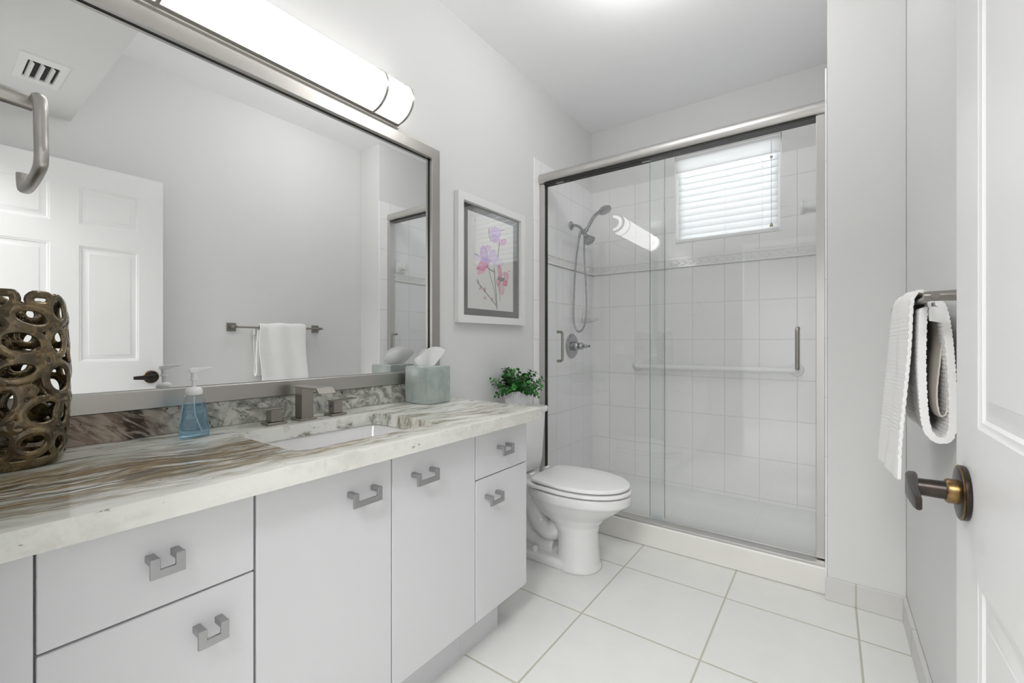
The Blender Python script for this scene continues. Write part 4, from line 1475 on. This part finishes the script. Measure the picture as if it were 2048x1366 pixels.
obj('care_label', L_, 'paper', tw, mods=(('SOLIDIFY', dict(thickness=0.0006, offset=0)),))

# ------------------------------------------------------------------ door
DX, DY0, DY1, DZ1 = 1.705, 0.077, 0.911, 2.068
dr = thing('door_1', 'white six-panel door standing open against the right wall', 'door', (DX, DY0, 0.012))
dr['kind'] = 'structure'
ys = [DY0, 0.190, 0.440, 0.547, 0.798, DY1]
zs = [0.012, 0.235, 0.812, 1.006, 1.630, 1.743, 1.946, DZ1]
g = G()
DB = 1.740


def panel_face(g, x, s, y0, y1, z0, z1):
    """moulded panel; s=-1: face looks to -x"""
    lv = [(0.0, 0.0), (0.004, 0.0016), (0.009, 0.0022), (0.013, 0.0048), (0.016, 0.0052), (0.036, 0.0022), (0.039, 0.0010)]
    rg = [[(x - s * d_, y0 + i, z0 + i), (x - s * d_, y1 - i, z0 + i), (x - s * d_, y1 - i, z1 - i), (x - s * d_, y0 + i, z1 - i)] for i, d_ in lv]
    g.loft(rg, False, True)


for x, s in ((DX, -1), (DB, 1)):
    for i in range(5):
        for j in range(7):
            if i in (1, 3) and j in (1, 3, 5):
                panel_face(g, x, s, ys[i], ys[i + 1], zs[j], zs[j + 1])
            else:
                g.poly([(x, ys[i], zs[j]), (x, ys[i + 1], zs[j]), (x, ys[i + 1], zs[j + 1]), (x, ys[i], zs[j + 1])])
for a, b in (((DY0, zs[0]), (DY1, zs[0])), ((DY1, zs[0]), (DY1, DZ1)), ((DY1, DZ1), (DY0, DZ1)), ((DY0, DZ1), (DY0, zs[0]))):
    g.poly([(DX, *a), (DX, *b), (DB, *b), (DB, *a)])
bmesh.ops.remove_doubles(g.bm, verts=g.bm.verts[:], dist=0.0002)
obj('door_leaf', g, 'door', dr, smooth=20)
KY, KZ = 0.853, 0.909
for s, xo in ((-1, DX), (1, DB)):
    lv = obj('door_handle', G().lathe([(0.036, s * 0.0005), (0.037, s * 0.002), (0.037, s * 0.006), (0.034, s * 0.0085), (0.020, s * 0.0095), (0.0, s * 0.0096)], (xo, KY, KZ), 'x', 36), 'bronze', dr, smooth=40)
    if s < 0:
        obj('brass_collar', G().lathe([(0.0165, -0.009), (0.0168, -0.019), (0.0150, -0.0215), (0.0, -0.022)], (xo, KY, KZ), 'x', 24), 'brass', lv, smooth=40)
        obj('brass_rim', G().lathe([(0.0366, -0.0062), (0.0374, -0.0070), (0.0360, -0.0084), (0.0350, -0.0084)], (xo, KY, KZ), 'x', 36), 'brass', lv, smooth=40)
        obj('neck', G().lathe([(0.0125, -0.0215), (0.0115, -0.060), (0.0, -0.0605)], (xo, KY, KZ), 'x', 24), 'bronze', lv, smooth=40)
        g = G()
        rg = []
        for y, hz, x0, x1 in ((KY + 0.016, 0.0165, 1.6455, 1.6560), (KY + 0.004, 0.0170, 1.6420, 1.6560), (KY - 0.02, 0.0150, 1.6410, 1.6535), (KY - 0.05, 0.0125, 1.6405, 1.6500), (KY - 0.085, 0.0100, 1.6410, 1.6490), (KY - 0.094, 0.0085, 1.6420, 1.6485)):
            rg.append([(a, y, KZ + 0.001 + b) for a, b in rrect(x0, x1, -hz, hz, 0.0032, 3)])
        g.loft(rg)
        obj('lever', g, 'bronze', lv, smooth=45)
g = G()
g.box(DX + 0.006, DB - 0.006, DY1 - 0.001, DY1 + 0.0015, KZ - 0.03, KZ + 0.03)
obj('latch_plate', g, 'bronze', dr)
obj('latch_bolt', G().box(DX + 0.012, DX + 0.024, DY1, DY1 + 0.010, KZ - 0.009, KZ + 0.009), 'bronze', dr, bevel=0.002)
for z in (0.25, 1.04, 1.83):
    obj('hinge', G().tube([(DB + 0.004, DY0 - 0.007, z - 0.045), (DB + 0.004, DY0 - 0.007, z + 0.045)], 0.006, 10), 'bronze', dr, smooth=50)

# ------------------------------------------------------------------ air vent under the soffit
av = thing('air_vent', 'white square air vent with angled fins under the soffit', 'vent', (1.285, 0.355, 2.31))
VX0, VX1, VY0, VY1, VZ = 1.145, 1.425, 0.278, 0.432, 2.3095
g = G()


def vr(i, z):
    return [(VX0 + i, VY0 + i, z), (VX1 - i, VY0 + i, z), (VX1 - i, VY1 - i, z), (VX0 + i, VY1 - i, z)]


def vq(ix, iy, z):
    return [(VX0 + ix, VY0 + iy, z), (VX1 - ix, VY0 + iy, z), (VX1 - ix, VY1 - iy, z), (VX0 + ix, VY1 - iy, z)]


g.loft([vq(0, 0, VZ), vq(0.004, 0.004, VZ - 0.006), vq(0.046, 0.028, VZ - 0.009), vq(0.048, 0.030, VZ - 0.004), vq(0.048, 0.030, VZ)], False, False, True, True)
obj('vent_frame', g, 'trim_white', av)
obj('duct_shade', G().box(VX0 + 0.0485, VX1 - 0.0485, VY0 + 0.0305, VY1 - 0.0305, VZ - 0.0010, VZ - 0.0002), 'vent_dark', av)  # flat dark sheet standing in for the shade inside the vent opening
for k in range(3):
    y = VY0 + 0.036 + k * 0.0315
    g = G()
    prof = [(y, VZ - 0.0015), (y + 0.003, VZ - 0.009), (y + 0.010, VZ - 0.017), (y + 0.012, VZ - 0.017), (y + 0.0045, VZ - 0.008), (y + 0.002, VZ - 0.0015)]
    g.prism(prof, 'x', VX0 + 0.050, VX1 - 0.050)
    obj('fin', g, 'trim_white', av)
